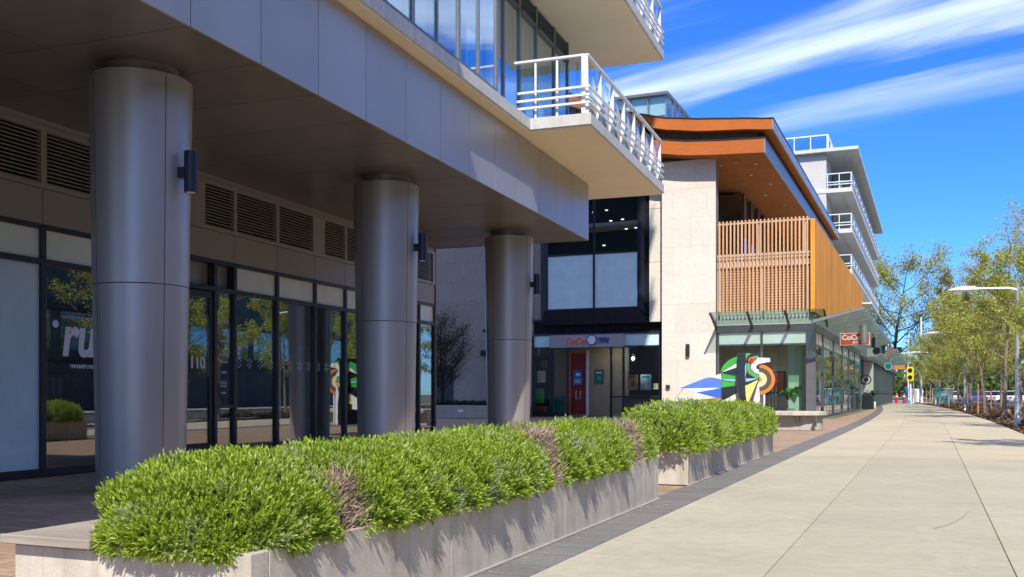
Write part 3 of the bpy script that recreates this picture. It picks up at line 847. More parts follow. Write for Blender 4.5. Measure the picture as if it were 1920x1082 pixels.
# wall-mounted cylinder lights on the columns
for k, (t, lab) in enumerate(((-1.12, 'black cylinder wall light on the nearest column'), (5.13, 'black cylinder wall light on the middle column'), (11.38, 'black cylinder wall light on the farthest column'))):
    c = L.P(t, 2.74, 3.74); rr = .50 + .085 * 3.74 / 4.85
    d = L.n
    w = thing('wall_light', lab, 'light', c + d * (rr + .15), 'cylinder lights on the columns')
    ce = c + d * (rr + .15)
    MB().lathe([(.001, -.235), (.06, -.235), (.06, -.24), (.078, -.24), (.078, .24), (.06, .24), (.06, .225), (.001, .225)], ce, 20).build('lamp_body', 'navy_metal', w, smooth=True)
    MB().lathe([(.001, -.238), (.058, -.238)], ce, 16).build('lens', 'white_plastic', w)
    q = Fr(ce.x, ce.y, 20.3)
    bx(q, 'bracket', 'navy_metal', w, -.05, .05, -.16, -.06, c.z - .06, c.z + .06)
# shop display seen through the first clear pane
dsp = thing('display_banner', 'white pole display with green cloth on a yellow base inside the shop window', 'display', L.P(.42, -.35, 0))
MB().path([L.P(.36, -.35, .12), L.P(.30, -.35, .8), L.P(.33, -.35, 1.5), L.P(.24, -.35, 2.2), L.P(.42, -.35, 2.85)], [.045, .06, .05, .05, .03], 10).build('pole', 'white_plastic', dsp, smooth=True)
MB().path([L.P(.48, -.36, .12), L.P(.47, -.36, 2.85)], [.012, .012], 6).build('rod', 'white_plastic', dsp)
MB().prism([L.P(.50, -.40, 2.30), L.P(.75, -.34, 2.22), L.P(.95, -.42, 2.05), L.P(.98, -.36, 1.72), L.P(.80, -.44, 1.66), L.P(.62, -.36, 1.60), L.P(.53, -.4, 1.66)], L.n * .03).build('cloth', 'green_cloth', dsp)
bx(L, 'base', 'crate_yellow', dsp, .12, .62, -.55, -.15, 0.0, .12)
for o in dsp.children: pass
# ================================================================== CORNER BUILDING (stone pier, timber roof, corner shop)
cb = thing('corner_building', 'stone and timber corner building with wavy wooden roof and glass shopfront', 'building', S.P(46, -7))
def stone_wall(parent, a, b0, b1, z0, z1, mat, hh=0.95, ww=1.9, th=0.06, seed=1, jit=0.03):
    """stone slabs with open joints on a backing"""
    r = random.Random(seed)
    rows = max(1, round((z1 - z0) / hh)); n = 0
    for i in range(rows):
        za = z0 + (z1 - z0) * i / rows; zb = z0 + (z1 - z0) * (i + 1) / rows
        x = b0 - (ww * .5 if i % 2 else 0) - r.uniform(0, .3)
        while x < b1:
            xa, xb = max(x, b0), min(x + ww, b1)
            if xb - xa > .12:
                pr = r.uniform(0, .004)
                bx(S, 'stone_panel', mat, parent, a - pr, a + th, xa + .003, xb - .003, za + .003, zb - .003)
            x += ww
    return bx(S, 'wall_core', 'grey_joint', parent, a + th * .6, a + th + .6, b0 + .01, b1 - .01, z0, z1 - .01)
A2 = 45.9
bL = S.b_at(1241, A2); bR = S.b_at(1342, A2)
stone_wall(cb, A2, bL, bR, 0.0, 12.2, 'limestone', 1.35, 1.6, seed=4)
# --- courtyard wall with the tea shop
AC = 47.0
c_l = S.b_at(700, AC); c_m = S.b_at(1001, AC); c_r = bL
def zc(py, b=-15.0, a=AC): return S.z_at(py, a, b)
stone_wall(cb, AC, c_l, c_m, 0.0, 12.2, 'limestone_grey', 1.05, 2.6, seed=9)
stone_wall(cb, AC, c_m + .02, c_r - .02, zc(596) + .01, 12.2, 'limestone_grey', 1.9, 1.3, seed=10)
# bay window: splayed dark metal box round four panes
w0, w1 = S.b_at(1027, AC - .5), S.b_at(1198, AC - .5)
wm_ = S.b_at(1115, AC - .5)
zt, zm, zb_ = zc(360, -14, AC - .5), zc(473, -14, AC - .5), zc(578, -14, AC - .5)
bay = MB()
o0, o1 = w0 - .55, w1 + .45
def ring(p, q, name, mat):
    MB().hexa([S.P(*x) for x in p] + [S.P(*x) for x in q]).build(name, mat, cb)
AF, AB = AC - .62, AC - .02
ring([(AF, w0, zb_), (AF, w1, zb_), (AB, w1, zb_ - .02), (AB, w0, zb_ - .02)], [(AF, w0, zb_ + .06), (AF, w1, zb_ + .06), (AB, w1, zb_ + .06), (AB, w0, zb_ + .06)], 'bay_sill', 'navy_metal')
for k in range(3):
    x0 = o0 + (o1 - o0) * k / 3; x1 = o0 + (o1 - o0) * (k + 1) / 3
    y0 = w0 + (w1 - w0) * k / 3; y1 = w0 + (w1 - w0) * (k + 1) / 3
    MB().hexa([S.P(AB - .3, x0 + .01, zb_ - .72), S.P(AB - .3, x1 - .01, zb_ - .72), S.P(AB, x1 - .01, zb_ - .72), S.P(AB, x0 + .01, zb_ - .72),
               S.P(AF, y0 + .006, zb_ - .005), S.P(AF, y1 - .006, zb_ - .005), S.P(AB, y1 - .006, zb_ - .03), S.P(AB, y0 + .006, zb_ - .03)]).build('bay_skirt_panel', 'navy_metal', cb)
for za, zb2 in ((zb_ - .70, zb_ + 2.2), (zb_ + 2.21, zb_ + 4.8), (zb_ + 4.81, 12.0)):
    MB().hexa([S.P(AF, w1 + .01, max(za, zb_)), S.P(AF, w1 + .12, max(za, zb_)), S.P(AB, o1 + .02, za), S.P(AB, w1 + .01, za),
               S.P(AF, w1 + .01, zb2), S.P(AF, w1 + .12, zb2), S.P(AB, o1 + .02, zb2), S.P(AB, w1 + .01, zb2)]).build('bay_cheek_panel', 'navy_metal', cb)
    MB().hexa([S.P(AF, w0 - .12, max(za, zb_)), S.P(AF, w0 - .01, max(za, zb_)), S.P(AB, w0 - .01, za), S.P(AB, o0 - .02, za),
               S.P(AF, w0 - .12, zb2), S.P(AF, w0 - .01, zb2), S.P(AB, w0 - .01, zb2), S.P(AB, o0 - .02, zb2)]).build('bay_cheek_panel', 'navy_metal', cb)
    bx(S, 'stone_panel', 'limestone', cb, AC - .35, AC - .03, o1 + .03, bL - .01, za + .004, zb2 - .004)
for x in (w0, wm_, w1):
    bx(S, 'mullion', 'navy_metal', cb, AF - .02, AF + .06, x - .05, x + .05, zb_ + .06, 12.0)
for x0, x1 in ((w0 + .05, wm_ - .05), (wm_ + .05, w1 - .05)):
    bx(S, 'transom_bar', 'navy_metal', cb, AF - .01, AF + .05, x0, x1, zm - .05, zm + .05)
    bx(S, 'window_pane', 'frosted_blue', cb, AF + .02, AF + .03, x0, x1, zb_ + .06, zm - .05)
    bx(S, 'window_pane', 'shop_glass', cb, AF + .02, AF + .03, x0, x1, zm + .05, 12.0)
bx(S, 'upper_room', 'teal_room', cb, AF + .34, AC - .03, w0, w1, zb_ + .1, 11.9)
for i, (px, py) in enumerate(((1137, 394), (1145, 414), (1167, 411), (1174, 429), (1132, 460), (1113, 398), (1192, 427))):
    b = S.b_at(px, AF + .3); c = S.P(AF + .31, b, zc(py, b, AF + .3))
    MB().box(Fr(c.x, c.y, 23.1), 0, .02, -.07, .07, c.z - .022, c.z + .022).build('ceiling_light', 'lamp_dim', cb)
# tea shop front
f0, f1 = c_m, bL
zs = zc(597); zl = zc(624); ztr = zc(641)
bx(S, 'shop_beam', 'dark_frame', cb, AC - .28, AC + .1, f0, f1, zs - .08, zs - .002)
lv_px = (999, 1029, 1055, 1135, 1165, 1171, 1239)
for q in range(len(lv_px) - 1):
    x0, x1 = S.b_at(lv_px[q], AC), S.b_at(lv_px[q + 1], AC)
    if x1 - x0 < .4: continue
    m = MB(); z = zl + .02
    while z < zs - .1:
        m.hexa([S.P(AC - .05, x0 + .05, z), S.P(AC - .05, x1 - .05, z), S.P(AC + .05, x1 - .05, z + .05), S.P(AC + .05, x0 + .05, z + .05),
                S.P(AC - .05, x0 + .05, z + .02), S.P(AC - .05, x1 - .05, z + .02), S.P(AC + .05, x1 - .05, z + .06), S.P(AC + .05, x0 + .05, z + .06)]); z += .085
    struct(m.build('louver', 'navy_metal', cb), 'stuff')
bx(S, 'louver_back', 'dark_joint', cb, AC + .1, AC + .2, f0, f1, zl, zs - .09)
bx(S, 'shop_beam', 'dark_frame', cb, AC - .06, AC + .1, f0, f1, zl - .09, zl)
mp = (1000, 1033, 1060, 1064, 1146, 1169, 1238)
MBs = [S.b_at(p, AC) for p in mp]
for p, x in zip(mp, MBs):
    if p == 1060: continue
    bx(S, 'mullion', 'navy_metal', cb, AC - .06, AC + .06, x - .05, x + .05, 0, zl - .09)
bx(S, 'sill', 'navy_metal', cb, AC - .05, AC + .05, f0, MBs[3], 0, .2)
bx(S, 'transom_bar', 'navy_metal', cb, AC - .05, AC + .05, f0, f1, zc(650) - .05, zc(650) + .03)
for x0, x1, m_ in ((MBs[0], MBs[1], 'frosted_blue'), (MBs[5], MBs[6], 'frosted_blue')):
    bx(S, 'transom_pane', m_, cb, AC - .006, AC + .006, x0 + .05, x1 - .05, zc(650) + .03, zl - .09)
for x0, x1 in ((MBs[0], MBs[1]), (MBs[1], MBs[3]), (MBs[4], MBs[5]), (MBs[5], MBs[6])):
    bx(S, 'window_pane', 'clear_glass', cb, AC - .006, AC + .006, x0 + .05, x1 - .05, .2, zc(650) - .05)
bx(S, 'transom_bar', 'navy_metal', cb, AC - .05, AC + .05, MBs[1] + .05, MBs[3] - .05, zc(745) - .04, zc(745) + .04)
bx(S, 'transom_bar', 'navy_metal', cb, AC - .05, AC + .05, MBs[4] + .05, MBs[6] - .05, zc(744) - .04, zc(744) + .04)
bx(S, 'stall_panel', 'far_brown', cb, AC + .1, AC + .16, MBs[5] + .05, MBs[6] - .05, .0, zc(745))
# interior of the tea shop
bx(S, 'shop_floor', 'room_floor', cb, AC + .1, AC + 8, f0, f1, -.03, 0.01)
bx(S, 'shop_ceiling', 'room_wall', cb, AC + .25, AC + 8, f0, f1, 3.75, 3.9)
bx(S, 'shop_back_wall', 'navy_metal', cb, AC + 5, AC + 5.2, MBs[4], f1, 0, 3.75)
bx(S, 'shop_back_wall', 'room_wall', cb, AC + 3, AC + 3.2, f0, MBs[4], 0, 3.75)
bx(S, 'shop_counter', 'far_brown', cb, AC + 2.4, AC + 3.2, MBs[4] + .3, f1 - .2, 0, 1.1)
dr = bx(S, 'door', 'red_door', cb, AC + .9, AC + .96, S.b_at(1071, AC + .9), S.b_at(1099, AC + .9), .12, zc(661))
d0, d1 = S.b_at(1066, AC + .9), S.b_at(1103, AC + .9)
for q in ((d0, S.b_at(1071, AC + .9) - .01, .0, zc(655)), (S.b_at(1099, AC + .9) + .01, d1, 0, zc(655))):
    bx(S, 'door_frame', 'poster_orange' if q[0] == d0 else 'white_paint', dr, AC + .86, AC + .99, q[0], q[1], q[2], q[3])
bx(S, 'door_frame', 'poster_orange', dr, AC + .86, AC + .99, d0 + .14, d1 - .14, zc(661) + .01, zc(655))
MB().path([S.P(AC + .88, S.b_at(1081, AC + .9), zc(733)), S.P(AC + .82, S.b_at(1081, AC + .9), zc(735)), S.P(AC + .82, S.b_at(1081, AC + .9), zc(748)), S.P(AC + .82, S.b_at(1089, AC + .9), zc(748)), S.P(AC + .82, S.b_at(1089, AC + .9), zc(735)), S.P(AC + .88, S.b_at(1089, AC + .9), zc(733))], [.018] * 6).build('handle', 'white_paint', dr)
def poster(name, lab, mat, p0, q0, p1, q1, a, extra=None):
    x0, x1 = S.b_at(p0, a), S.b_at(p1, a)
    z0, z1 = S.z_at(q1, a, x0), S.z_at(q0, a, x0)
    t = thing(name, lab, 'poster', S.P(a, (x0 + x1) / 2, z0))
    bx(S, 'sheet', mat, t, a, a + .012, x0, x1, z0, z1)
    if extra:
        for (u0, v0, u1, v1, m_) in extra:
            bx(S, 'print', m_, t, a - .004, a - .001, x0 + (x1 - x0) * u0, x0 + (x1 - x0) * u1, z0 + (z1 - z0) * v0, z0 + (z1 - z0) * v1)
    return t
poster('poster', 'blue poster on the red door of the tea shop', 'poster_blue', 1074, 694, 1092, 722, AC + .78, [(.2, .12, .8, .4, 'poster_pale'), (.3, .6, .75, .8, 'sign_white')])
poster('poster', 'green poster on the cream wall beside the red door', 'poster_green', 1114, 693, 1132, 721, AC + .5, [(.2, .75, .8, .84, 'sign_white'), (.3, .3, .7, .55, 'paint_leafgreen')])
poster('poster', 'orange poster hanging in the tea shop window', 'poster_orange', 1177, 703, 1196, 731, AC + .05, [(.1, .78, .9, .9, 'paint_brown'), (.3, .2, .65, .6, 'paint_brown')])
poster('poster', 'pale blue poster beside the orange one in the tea shop window', 'poster_pale', 1201, 702, 1221, 731, AC + .05, [(.15, .78, .85, .88, 'sign_blue'), (.35, .1, .65, .6, 'paint_cream')])
poster('notice', 'small cream notice at the right of the tea shop window', 'paint_cream', 1225, 719, 1234, 730, AC + .05)
poster('window_graphic', 'dark drink picture filling the left shop window by the far column', 'dark_joint', 1000, 668, 1029, 778, AC + .3, [(.25, .55, .8, .75, 'paint_cream'), (.1, .2, .7, .45, 'paint_green'), (.45, .8, .95, .93, 'paint_brown'), (.1, .05, .9, .15, 'paint_rust')])
poster('window_graphic', 'narrow green window picture left of the tea shop door', 'poster_green', 1035, 747, 1058, 778, AC + .3)
pl = thing('pendant_lamp', 'lit glass globe pendant hanging in the tea shop', 'lamp', S.P(AC + 1.5, S.b_at(1187, AC + 1.5), zc(671, -12, AC + 1.5)))
pc = pl.location.copy()
MB().lathe([(.001, .2)] + [(.2 * math.sin(x), -.2 * math.cos(x)) for x in (2.8, 2.4, 2, 1.57, 1.1, .7, .3)] + [(.001, -.2)], pc, 20).build('globe', 'clear_glass', pl, smooth=True)
MB().lathe([(.001, .09), (.06, .06), (.08, 0), (.06, -.07), (.001, -.09)], pc, 12).build('bulb', 'lamp_warm', pl, smooth=True)
MB().tube(pc + Vector((0, 0, .2)), pc + Vector((0, 0, 1.4)), .012).build('cable', 'black_metal', pl)
for i, px in enumerate((1150, 1184, 1204)):
    b = S.b_at(px, AC + 2.0)
    MB().lathe([(.001, 0), (.09, 0), (.09, -.012), (.001, -.012)], S.P(AC + 2, b, 3.74), 12).build('ceiling_light', 'lamp_white', cb)
# CoCo fascia sign
sg = thing('shop_sign', 'long grey fascia sign with red CoCo letters over the tea shop door', 'sign', S.P(AC - .2, S.b_at(1100, AC - .2), zc(650)))
s0, s1 = S.b_at(1031, AC - .2), S.b_at(1170, AC - .2)
bx(S, 'sign_box', 'sign_grey', sg, AC - .22, AC - .07, s0, s1, zc(651), zc(627), bevel=0.01)
text('lettering', 'CoCo', 'sign_white', sg, S.P(AC - .23, S.b_at(1062, AC - .2), zc(643.5)), S.n, UP, .43, .01, 0.04, 0, 'LEFT')
text('lettering', 'CoCo', 'sign_red', sg, S.P(AC - .25, S.b_at(1062, AC - .2), zc(643.5)), S.n, UP, .43, .02, 0.016, 0, 'LEFT')
cm = Fr(*S.P(AC - .24, S.b_at(1110, AC - .2)).xy, 23.1)
for rr, mm, d in ((.27, 'sign_blue', 0.0), (.215, 'sign_white', -.02)):
    zc0 = zc(637.5)
    MB().prism([cm.P(d, rr * math.cos(t * math.pi / 14), zc0 + rr * 1.02 * math.sin(t * math.pi / 14)) for t in range(28)], cm.u * -.02).build('emblem', mm, sg)
text('lettering', '都可', 'sign_blue', sg, S.P(AC - .24, S.b_at(1121, AC - .2), zc(643)), S.n, UP, .30, .01, 0.012, 0.1, 'LEFT')
# courtyard: low planter wall, door, bare tree, wall lights
cp = thing('low_planter', 'low grey concrete planter along the shaded courtyard wall', 'planter', S.P(42, S.b_at(850, 42)))
q0, q1 = S.b_at(730, 42), S.b_at(935, 42)
bx(S, 'wall', 'bench_concrete', cp, 41.8, 42.0, q0, q1, 0, .62, bevel=0.01)
bx(S, 'soil', 'ground_soil', cp, 42.0, 46.2, q0, q1, 0, .55)
bx(S, 'vent', 'sign_white', cp, 41.785, 41.80, S.b_at(862, 42), S.b_at(872, 42), .30, .42)
gc = rng.random((5000, 3)); gc = np.stack([42.1 + gc[:, 0] * 1.6, q0 + gc[:, 1] * (q1 - q0), .5 + gc[:, 2] * .28], 1)
gw = np.array([[*S.P(a_, b_, z_)] for a_, b_, z_ in gc])
d1 = rng.normal(size=(5000, 3)) * .06; d2 = rng.normal(size=(5000, 3)) * .04
struct(quads('ground_cover', np.stack([gw - d1, gw - d2, gw + d1, gw + d2], 1), 'dark_leaf', cp, tuple(cp.location)), 'stuff')
bx(S, 'door', 'black_metal', cb, AC - .03, AC - .012, S.b_at(799, AC), S.b_at(850, AC), 0.62, zc(685, -23))
for px, py, lab in ((908, 662, 'small black wall light beside the farthest column in the courtyard'), (909, 620, 'tiny black sensor on the courtyard stone wall')):
    b = S.b_at(px, AC); z = zc(py, b)
    w = thing('wall_fitting', lab, 'light', S.P(AC - .1, b, z))
    s_ = .16 if py > 640 else .07
    bx(S, 'body', 'black_metal', w, AC - .16, AC - .02, b - s_, b + s_, z - s_ * .9, z + s_ * .9, bevel=0.02)
    bx(S, 'mount', 'dark_frame', w, AC - .019, AC - .006, b - s_ * .6, b + s_ * .6, z - s_ * .6, z + s_ * .6)
for px, py, w_, h_, lab in ((1290, 657, .09, .30, 'dark slim wall light on the sunlit stone pier'), (1253, 725, .10, .08, 'small grey box low on the sunlit stone pier')):
    b = S.b_at(px, A2); z = S.z_at(py, A2, b)
    w = thing('wall_fitting', lab, 'light', S.P(A2 - .1, b, z))
    bx(S, 'body', 'dark_frame', w, A2 - .15, A2 - .02, b - w_, b + w_, z - h_, z + h_, bevel=0.03)
    bx(S, 'mount', 'steel_grey', w, A2 - .019, A2 - .006, b - w_ * .6, b + w_ * .6, z - h_ * .6, z + h_ * .6)
# --- timber roof in two tiers, profile across the street swept along it
def tier(name, prof, a0, a1, mat_front, mat_under, mat_side, mat_top):
    """prof: list of (b, zbottom, ztop) from right to left"""
    P = S.P
    fr_ = MB().prism([P(a0, b, zb) for b, zb, zt_ in prof] + [P(a0, b, zt_) for b, zb, zt_ in reversed(prof)], S.u * .05)
    f = fr_.build(name + '_front_board', mat_front, cb)
    m = MB()
    for i in range(len(prof) - 1):
        (b0, z0, t0_), (b1, z1, t1_) = prof[i], prof[i + 1]
        m.hexa([P(a0 + .052, b0, z0), P(a1, b0, z0), P(a1, b1, z1), P(a0 + .052, b1, z1), P(a0 + .052, b0, z0 + .05), P(a1, b0, z0 + .05), P(a1, b1, z1 + .05), P(a0 + .052, b1, z1 + .05)])
    m.build(name + '_soffit', mat_under, cb)
    b0, z0, t0_ = prof[0]
    MB().hexa([P(a0, b0 + .002, z0), P(a1, b0 + .002, z0), P(a1, b0 + .06, z0), P(a0, b0 + .06, z0), P(a0, b0 + .002, t0_), P(a1, b0 + .002, t0_), P(a1, b0 + .06, t0_), P(a0, b0 + .06, t0_)]).build(name + '_side_board', mat_side, cb)
    m = MB()
    for i in range(len(prof) - 1):
        (b0, z0, t0_), (b1, z1, t1_) = prof[i], prof[i + 1]
        m.hexa([P(a0 - .03, b0 + (.08 if i == 0 else 0), t0_ + .002), P(a1, b0 + (.08 if i == 0 else 0), t0_ + .002), P(a1, b1, t1_ + .002), P(a0 - .03, b1, t1_ + .002),
                P(a0 - .03, b0 + (.08 if i == 0 else 0), t0_ + .05), P(a1, b0 + (.08 if i == 0 else 0), t0_ + .05), P(a1, b1, t1_ + .05), P(a0 - .03, b1, t1_ + .05)])
    m.build(name + '_cap', mat_top, cb)
def lerp_prof(ks, n=14):
    out = []
    for i in range(n + 1):
        b = ks[0][0] + (ks[-1][0] - ks[0][0]) * i / n
        for k in range(len(ks) - 1):
            if ks[k + 1][0] <= b + 1e-9:
                f = (ks[k][0] - b) / (ks[k][0] - ks[k + 1][0]); f2 = f * f * (3 - 2 * f) * .35 + f * .65
                out.append((b, ks[k][1] + (ks[k + 1][1] - ks[k][1]) * f2, ks[k][2] + (ks[k + 1][2] - ks[k][2]) * f2)); break
    return out
lower = lerp_prof([(-6.9, 12.02, 12.66), (-8.7, 12.10, 12.74), (-10.2, 12.20, 12.84), (-11.95, 12.45, 13.10), (-13.2, 12.85, 13.5), (-17.5, 14.6, 15.2)], 24)
upper = lerp_prof([(-6.5, 12.96, 13.42), (-7.9, 13.10, 13.58), (-9.6, 13.20, 13.74), (-11.3, 13.44, 13.96), (-12.7, 13.80, 14.32), (-18, 15.8, 16.4)], 24)
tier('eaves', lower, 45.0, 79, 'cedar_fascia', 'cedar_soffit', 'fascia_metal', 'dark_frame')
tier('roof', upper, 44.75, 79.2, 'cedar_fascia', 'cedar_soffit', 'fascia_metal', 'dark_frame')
bx(S, 'roof_reveal', 'far_brown', cb, 45.3, 78.8, -16, -7.2, 12.7, 13.5)
bx(S, 'roof_body', 'dark_room', cb, 56, 78.5, -30, -11.8, 0, 12.2)
for a_, b_ in ((46.5, -8.4), (47.2, -7.6), (49.5, -8.2), (52, -7.6), (54.8, -8.3), (47.0, -9.2), (58, -7.7)):
    MB().lathe([(.001, 0), (.07, 0), (.07, -.015), (.001, -.015)], S.P(a_, b_, 12.02 + max(0, -b_ - 8.8) * .08 + .01), 12).build('downlight', 'white_plastic', cb)
# --- upper terrace: glazing set back, floor, timber screen, cedar side wall
AG, BG = 53.8, -9.4
bx(S, 'terrace_glazing', 'upper_glass', cb, AG, AG + .02, bR - 1.5, BG, 7.6, 12.0)
bx(S, 'terrace_glazing', 'shop_glass', cb, AG, 78.5, BG - .02, BG, 7.6, 12.02)
for k in range(11):
    x = AG + k * 2.3
    bx(S, 'mullion', 'dark_frame', cb, x - .05, x + .05, BG, BG + .12, 7.6, 12.0)
bx(S, 'window_rail', 'dark_frame', cb, AG - .06, AG - .002, bR - 1.4, BG + .1, 9.7, 9.82)
bx(S, 'terrace_room', 'dark_room', cb, AG + .3, AG + 10, bR - 2, BG - .4, 7.6, 12.0)
bx(S, 'terrace_floor', 'limestone', cb, A2 + .35, 78.6, bR - .5, -5.1, 7.25, 7.58)
bx(S, 'terrace_band', 'white_slab', cb, A2 + .30, A2 + .349, bR + .02, -5.0, 7.12, 7.30)
bx(S, 'terrace_band', 'white_slab', cb, A2 + .26, A2 + .349, bR + .02, -5.0, 7.42, 7.66)
z5 = 4.80
bx(S, 'louver_back', 'dark_joint', cb, A2 + .5, A2 + .6, bR + .02, -5.0, z5, 7.1)
scr0, scr1 = bR + .05, -5.02
mid = (scr0 + scr1) / 2 + .0
for x0, x1 in ((scr0 + .1, mid - .1), (mid + .1, scr1 - .25)):
    m = MB(); z = z5 + .05
    while z < 7.05:
        m.box(S, A2 + .34, A2 + .42, x0, x1, z, z + .075); z += .125
    struct(m.build('louver', 'terracotta_louver', cb), 'stuff')
for x in (scr0 + .05, mid, scr1 - .12):
    bx(S, 'screen_post', 'pale_render', cb, A2 + .30, A2 + .44, x - .09, x + .09, z5, 7.1)
ns = 24
for i in range(ns):
    x = scr0 + .1 + (scr1 - .1 - scr0 - .1) * i / (ns - 1)
    bx(S, 'slat', 'slat_wood', cb, A2 + .10, A2 + .20, x - .035, x + .035, z5 + .02, 9.2)
for z in (9.05, 7.55, 7.05):
    bx(S, 'screen_rail', 'pale_render', cb, A2 + .205, A2 + .26, scr0, scr1, z, z + .07)
for x in (scr0 + 1.9, mid + .2, scr1 - .2):
    bx(S, 'rail_post', 'white_paint', cb, A2 + .27, A2 + .33, x - .03, x + .03, 7.67, 9.04)
cw = S.a_at(1618, -4.78)
nb = 56
for i in range(nb):
    x0 = A2 + (cw - A2) * i / nb; x1 = A2 + (cw - A2) * (i + 1) / nb
    bx(S, 'cladding_board', 'cedar', cb, x0 + .0015, x1 - .0015, -4.84, -4.78, 4.86, 9.06)
bx(S, 'cladding_backing', 'far_brown', cb, A2 + .06, cw, -4.96, -4.845, 4.86, 9.03)
bx(S, 'cladding_end', 'cedar', cb, A2 + .0, A2 + .055, -4.97, -4.845, 4.86, 9.05)
for a_ in (cw - 3.4, cw - 2.9):
    MB().lathe([(.001, 0), (.08, -.02), (.09, -.18), (.001, -.2)], S.P(a_, -4.62, 5.25), 10).build('security_camera', 'black_metal', cb)
bx(S, 'security_camera', 'black_metal', cb, cw - 3.5, cw - 2.8, -4.78, -4.60, 5.25, 5.32)
# --- corner shop below
CT = 4.32          # beam top
bx(S, 'shop_beam', 'grey_frame', cb, A2 - .05, A2 + .25, bR + .02, -4.74, CT - .32, CT + .02)
bx(S, 'shop_beam', 'grey_frame', cb, A2 + .252, 78, -4.95, -4.74, CT - .32, CT + .02)
bx(S, 'shop_ceiling_slab', 'pale_render', cb, A2 + .3, 78, -11, -4.97, CT + .03, z5)
bx(S, 'corner_post', 'grey_frame', cb, A2 - .04, A2 + .38, -5.16, -4.75, 0, CT - .325)
fpx = [1346, 1428, 1514]
fb = [S.b_at(p, A2) for p in fpx]
for x in fb[:2]:
    bx(S, 'mullion', 'grey_frame', cb, A2 + .0, A2 + .14, x - .05, x + .05, 0, CT - .325)
for x0, x1 in ((fb[0] + .05, fb[1] - .05), (fb[1] + .05, -5.17)):
    bx(S, 'transom_bar', 'grey_frame', cb, A2 + .02, A2 + .12, x0, x1, 3.38, 3.46)
    bx(S, 'transom_pane', 'frosted_green', cb, A2 + .06, A2 + .072, x0, x1, 3.46, CT - .33)
    bx(S, 'window_pane', 'clear_glass', cb, A2 + .06, A2 + .072, x0, x1, .1, 3.38)
    bx(S, 'sill', 'grey_frame', cb, A2 + .02, A2 + .12, x0, x1, 0, .1)
piers = [49.9, 55.6, 61.3, 66.4, 71.6, 77.4]
prev = A2 + .4
for pi, pa in enumerate(piers):
    bx(S, 'pier', 'grey_frame', cb, pa - .22, pa + .22, -5.0, -4.79, 0, CT - .325)
    n = 2 if pi == 0 else 3
    x0, x1 = prev, pa - .23
    for k in range(n):
        y0 = x0 + (x1 - x0) * k / n; y1 = x0 + (x1 - x0) * (k + 1) / n
        bx(S, 'window_pane', 'shop_glass', cb, y0 + .04, y1 - .04, -4.86, -4.848, .1, 3.38)
        bx(S, 'transom_pane', 'frosted_green', cb, y0 + .04, y1 - .04, -4.86, -4.848, 3.46, CT - .33)
        if k: bx(S, 'mullion', 'grey_frame', cb, y0 - .03, y0 + .03, -4.92, -4.838, 0, CT - .33)
    bx(S, 'transom_bar', 'grey_frame', cb, x0, x1, -4.93, -4.83, 3.385, 3.455)
    bx(S, 'sill', 'grey_frame', cb, x0, x1, -4.93, -4.83, 0, .1)
    prev = pa + .23
# interior of the corner shop
bx(S, 'shop_floor', 'room_floor', cb, A2 + .1, 78, -11, -5, -.03, .01)
bx(S, 'shop_back_wall', 'room_wall', cb, A2 + 9, A2 + 9.2, -11, -5.1, 0, 4.3)
bx(S, 'shop_side_wall', 'room_wall', cb, A2 + .7, A2 + 9, -10.9, -10.6, 0, 4.3)
bx(S, 'shop_ceiling', 'room_wall', cb, A2 + .35, A2 + 9, -10.6, -5.05, 3.9, 3.98)
bx(S, 'inner_pillar', 'pale_green', cb, A2 + 1.2, A2 + 1.9, -6.1, -5.5, 0, 3.9)
bx(S, 'partition', 'room_wall', cb, A2 + 5, A2 + 5.15, -10.0, -6.6, 0, 2.4)
for k in range(10):
    MB().lathe([(.001, 0), (.10, 0), (.10, -.015), (.001, -.015)], S.P(A2 + 1.2 + (k % 5) * 1.3, -9.6 + (k // 5) * 2.2 + (k % 2) * .5, 3.895), 12).build('ceiling_light', 'lamp_white', cb)
pcn = thing('wall_picture', 'framed brown picture inside the corner shop', 'picture', S.P(A2 + 4.9, -7.2, 1.4))
bx(S, 'frame', 'dark_frame', pcn, A2 + 4.86, A2 + 4.98, -8.0, -6.7, 1.2, 2.3)
bx(S, 'canvas', 'paint_rust', pcn, A2 + 4.84, A2 + 4.858, -7.9, -6.8, 1.28, 2.22)
# --- glass canopy
bo, ao = -2.6, 44.35
zc_in, zc_out = 4.36, 4.84
nfront = 3
bl_ = S.b_at(1331, ao)
cn = [bl_ + (bo - bl_) * k / 4 for k in range(5)]
def tilt(a_, b_):   # canopy rises outward
    d = max((A2 - a_) / (A2 - ao), (b_ + 4.74) / (bo + 4.74), 0); return zc_in + (zc_out - zc_in) * min(d, 1)
for k in range(3):
    x0, x1 = cn[k] + .02, cn[k + 1] - .02
    MB().hexa([S.P(A2 - .07, x0, zc_in), S.P(A2 - .07, x1, zc_in), S.P(ao, x1, zc_out), S.P(ao, x0, zc_out),
               S.P(A2 - .07, x0, zc_in + .02), S.P(A2 - .07, x1, zc_in + .02), S.P(ao, x1, zc_out + .02), S.P(ao, x0, zc_out + .02)]).build('canopy_glass', 'green_glass', cb)
for k in range(4):
    x = cn[k]
    MB().hexa([S.P(A2 - .07, x - .04, zc_in - .22), S.P(A2 - .07, x + .04, zc_in - .22), S.P(ao, x + .04, zc_out - .06), S.P(ao, x - .04, zc_out - .06),
               S.P(A2 - .07, x - .04, zc_in - .003), S.P(A2 - .07, x + .04, zc_in - .003), S.P(ao, x + .04, zc_out - .003), S.P(ao, x - .04, zc_out - .003)]).build('canopy_bracket', 'dark_frame', cb)
nst = 20
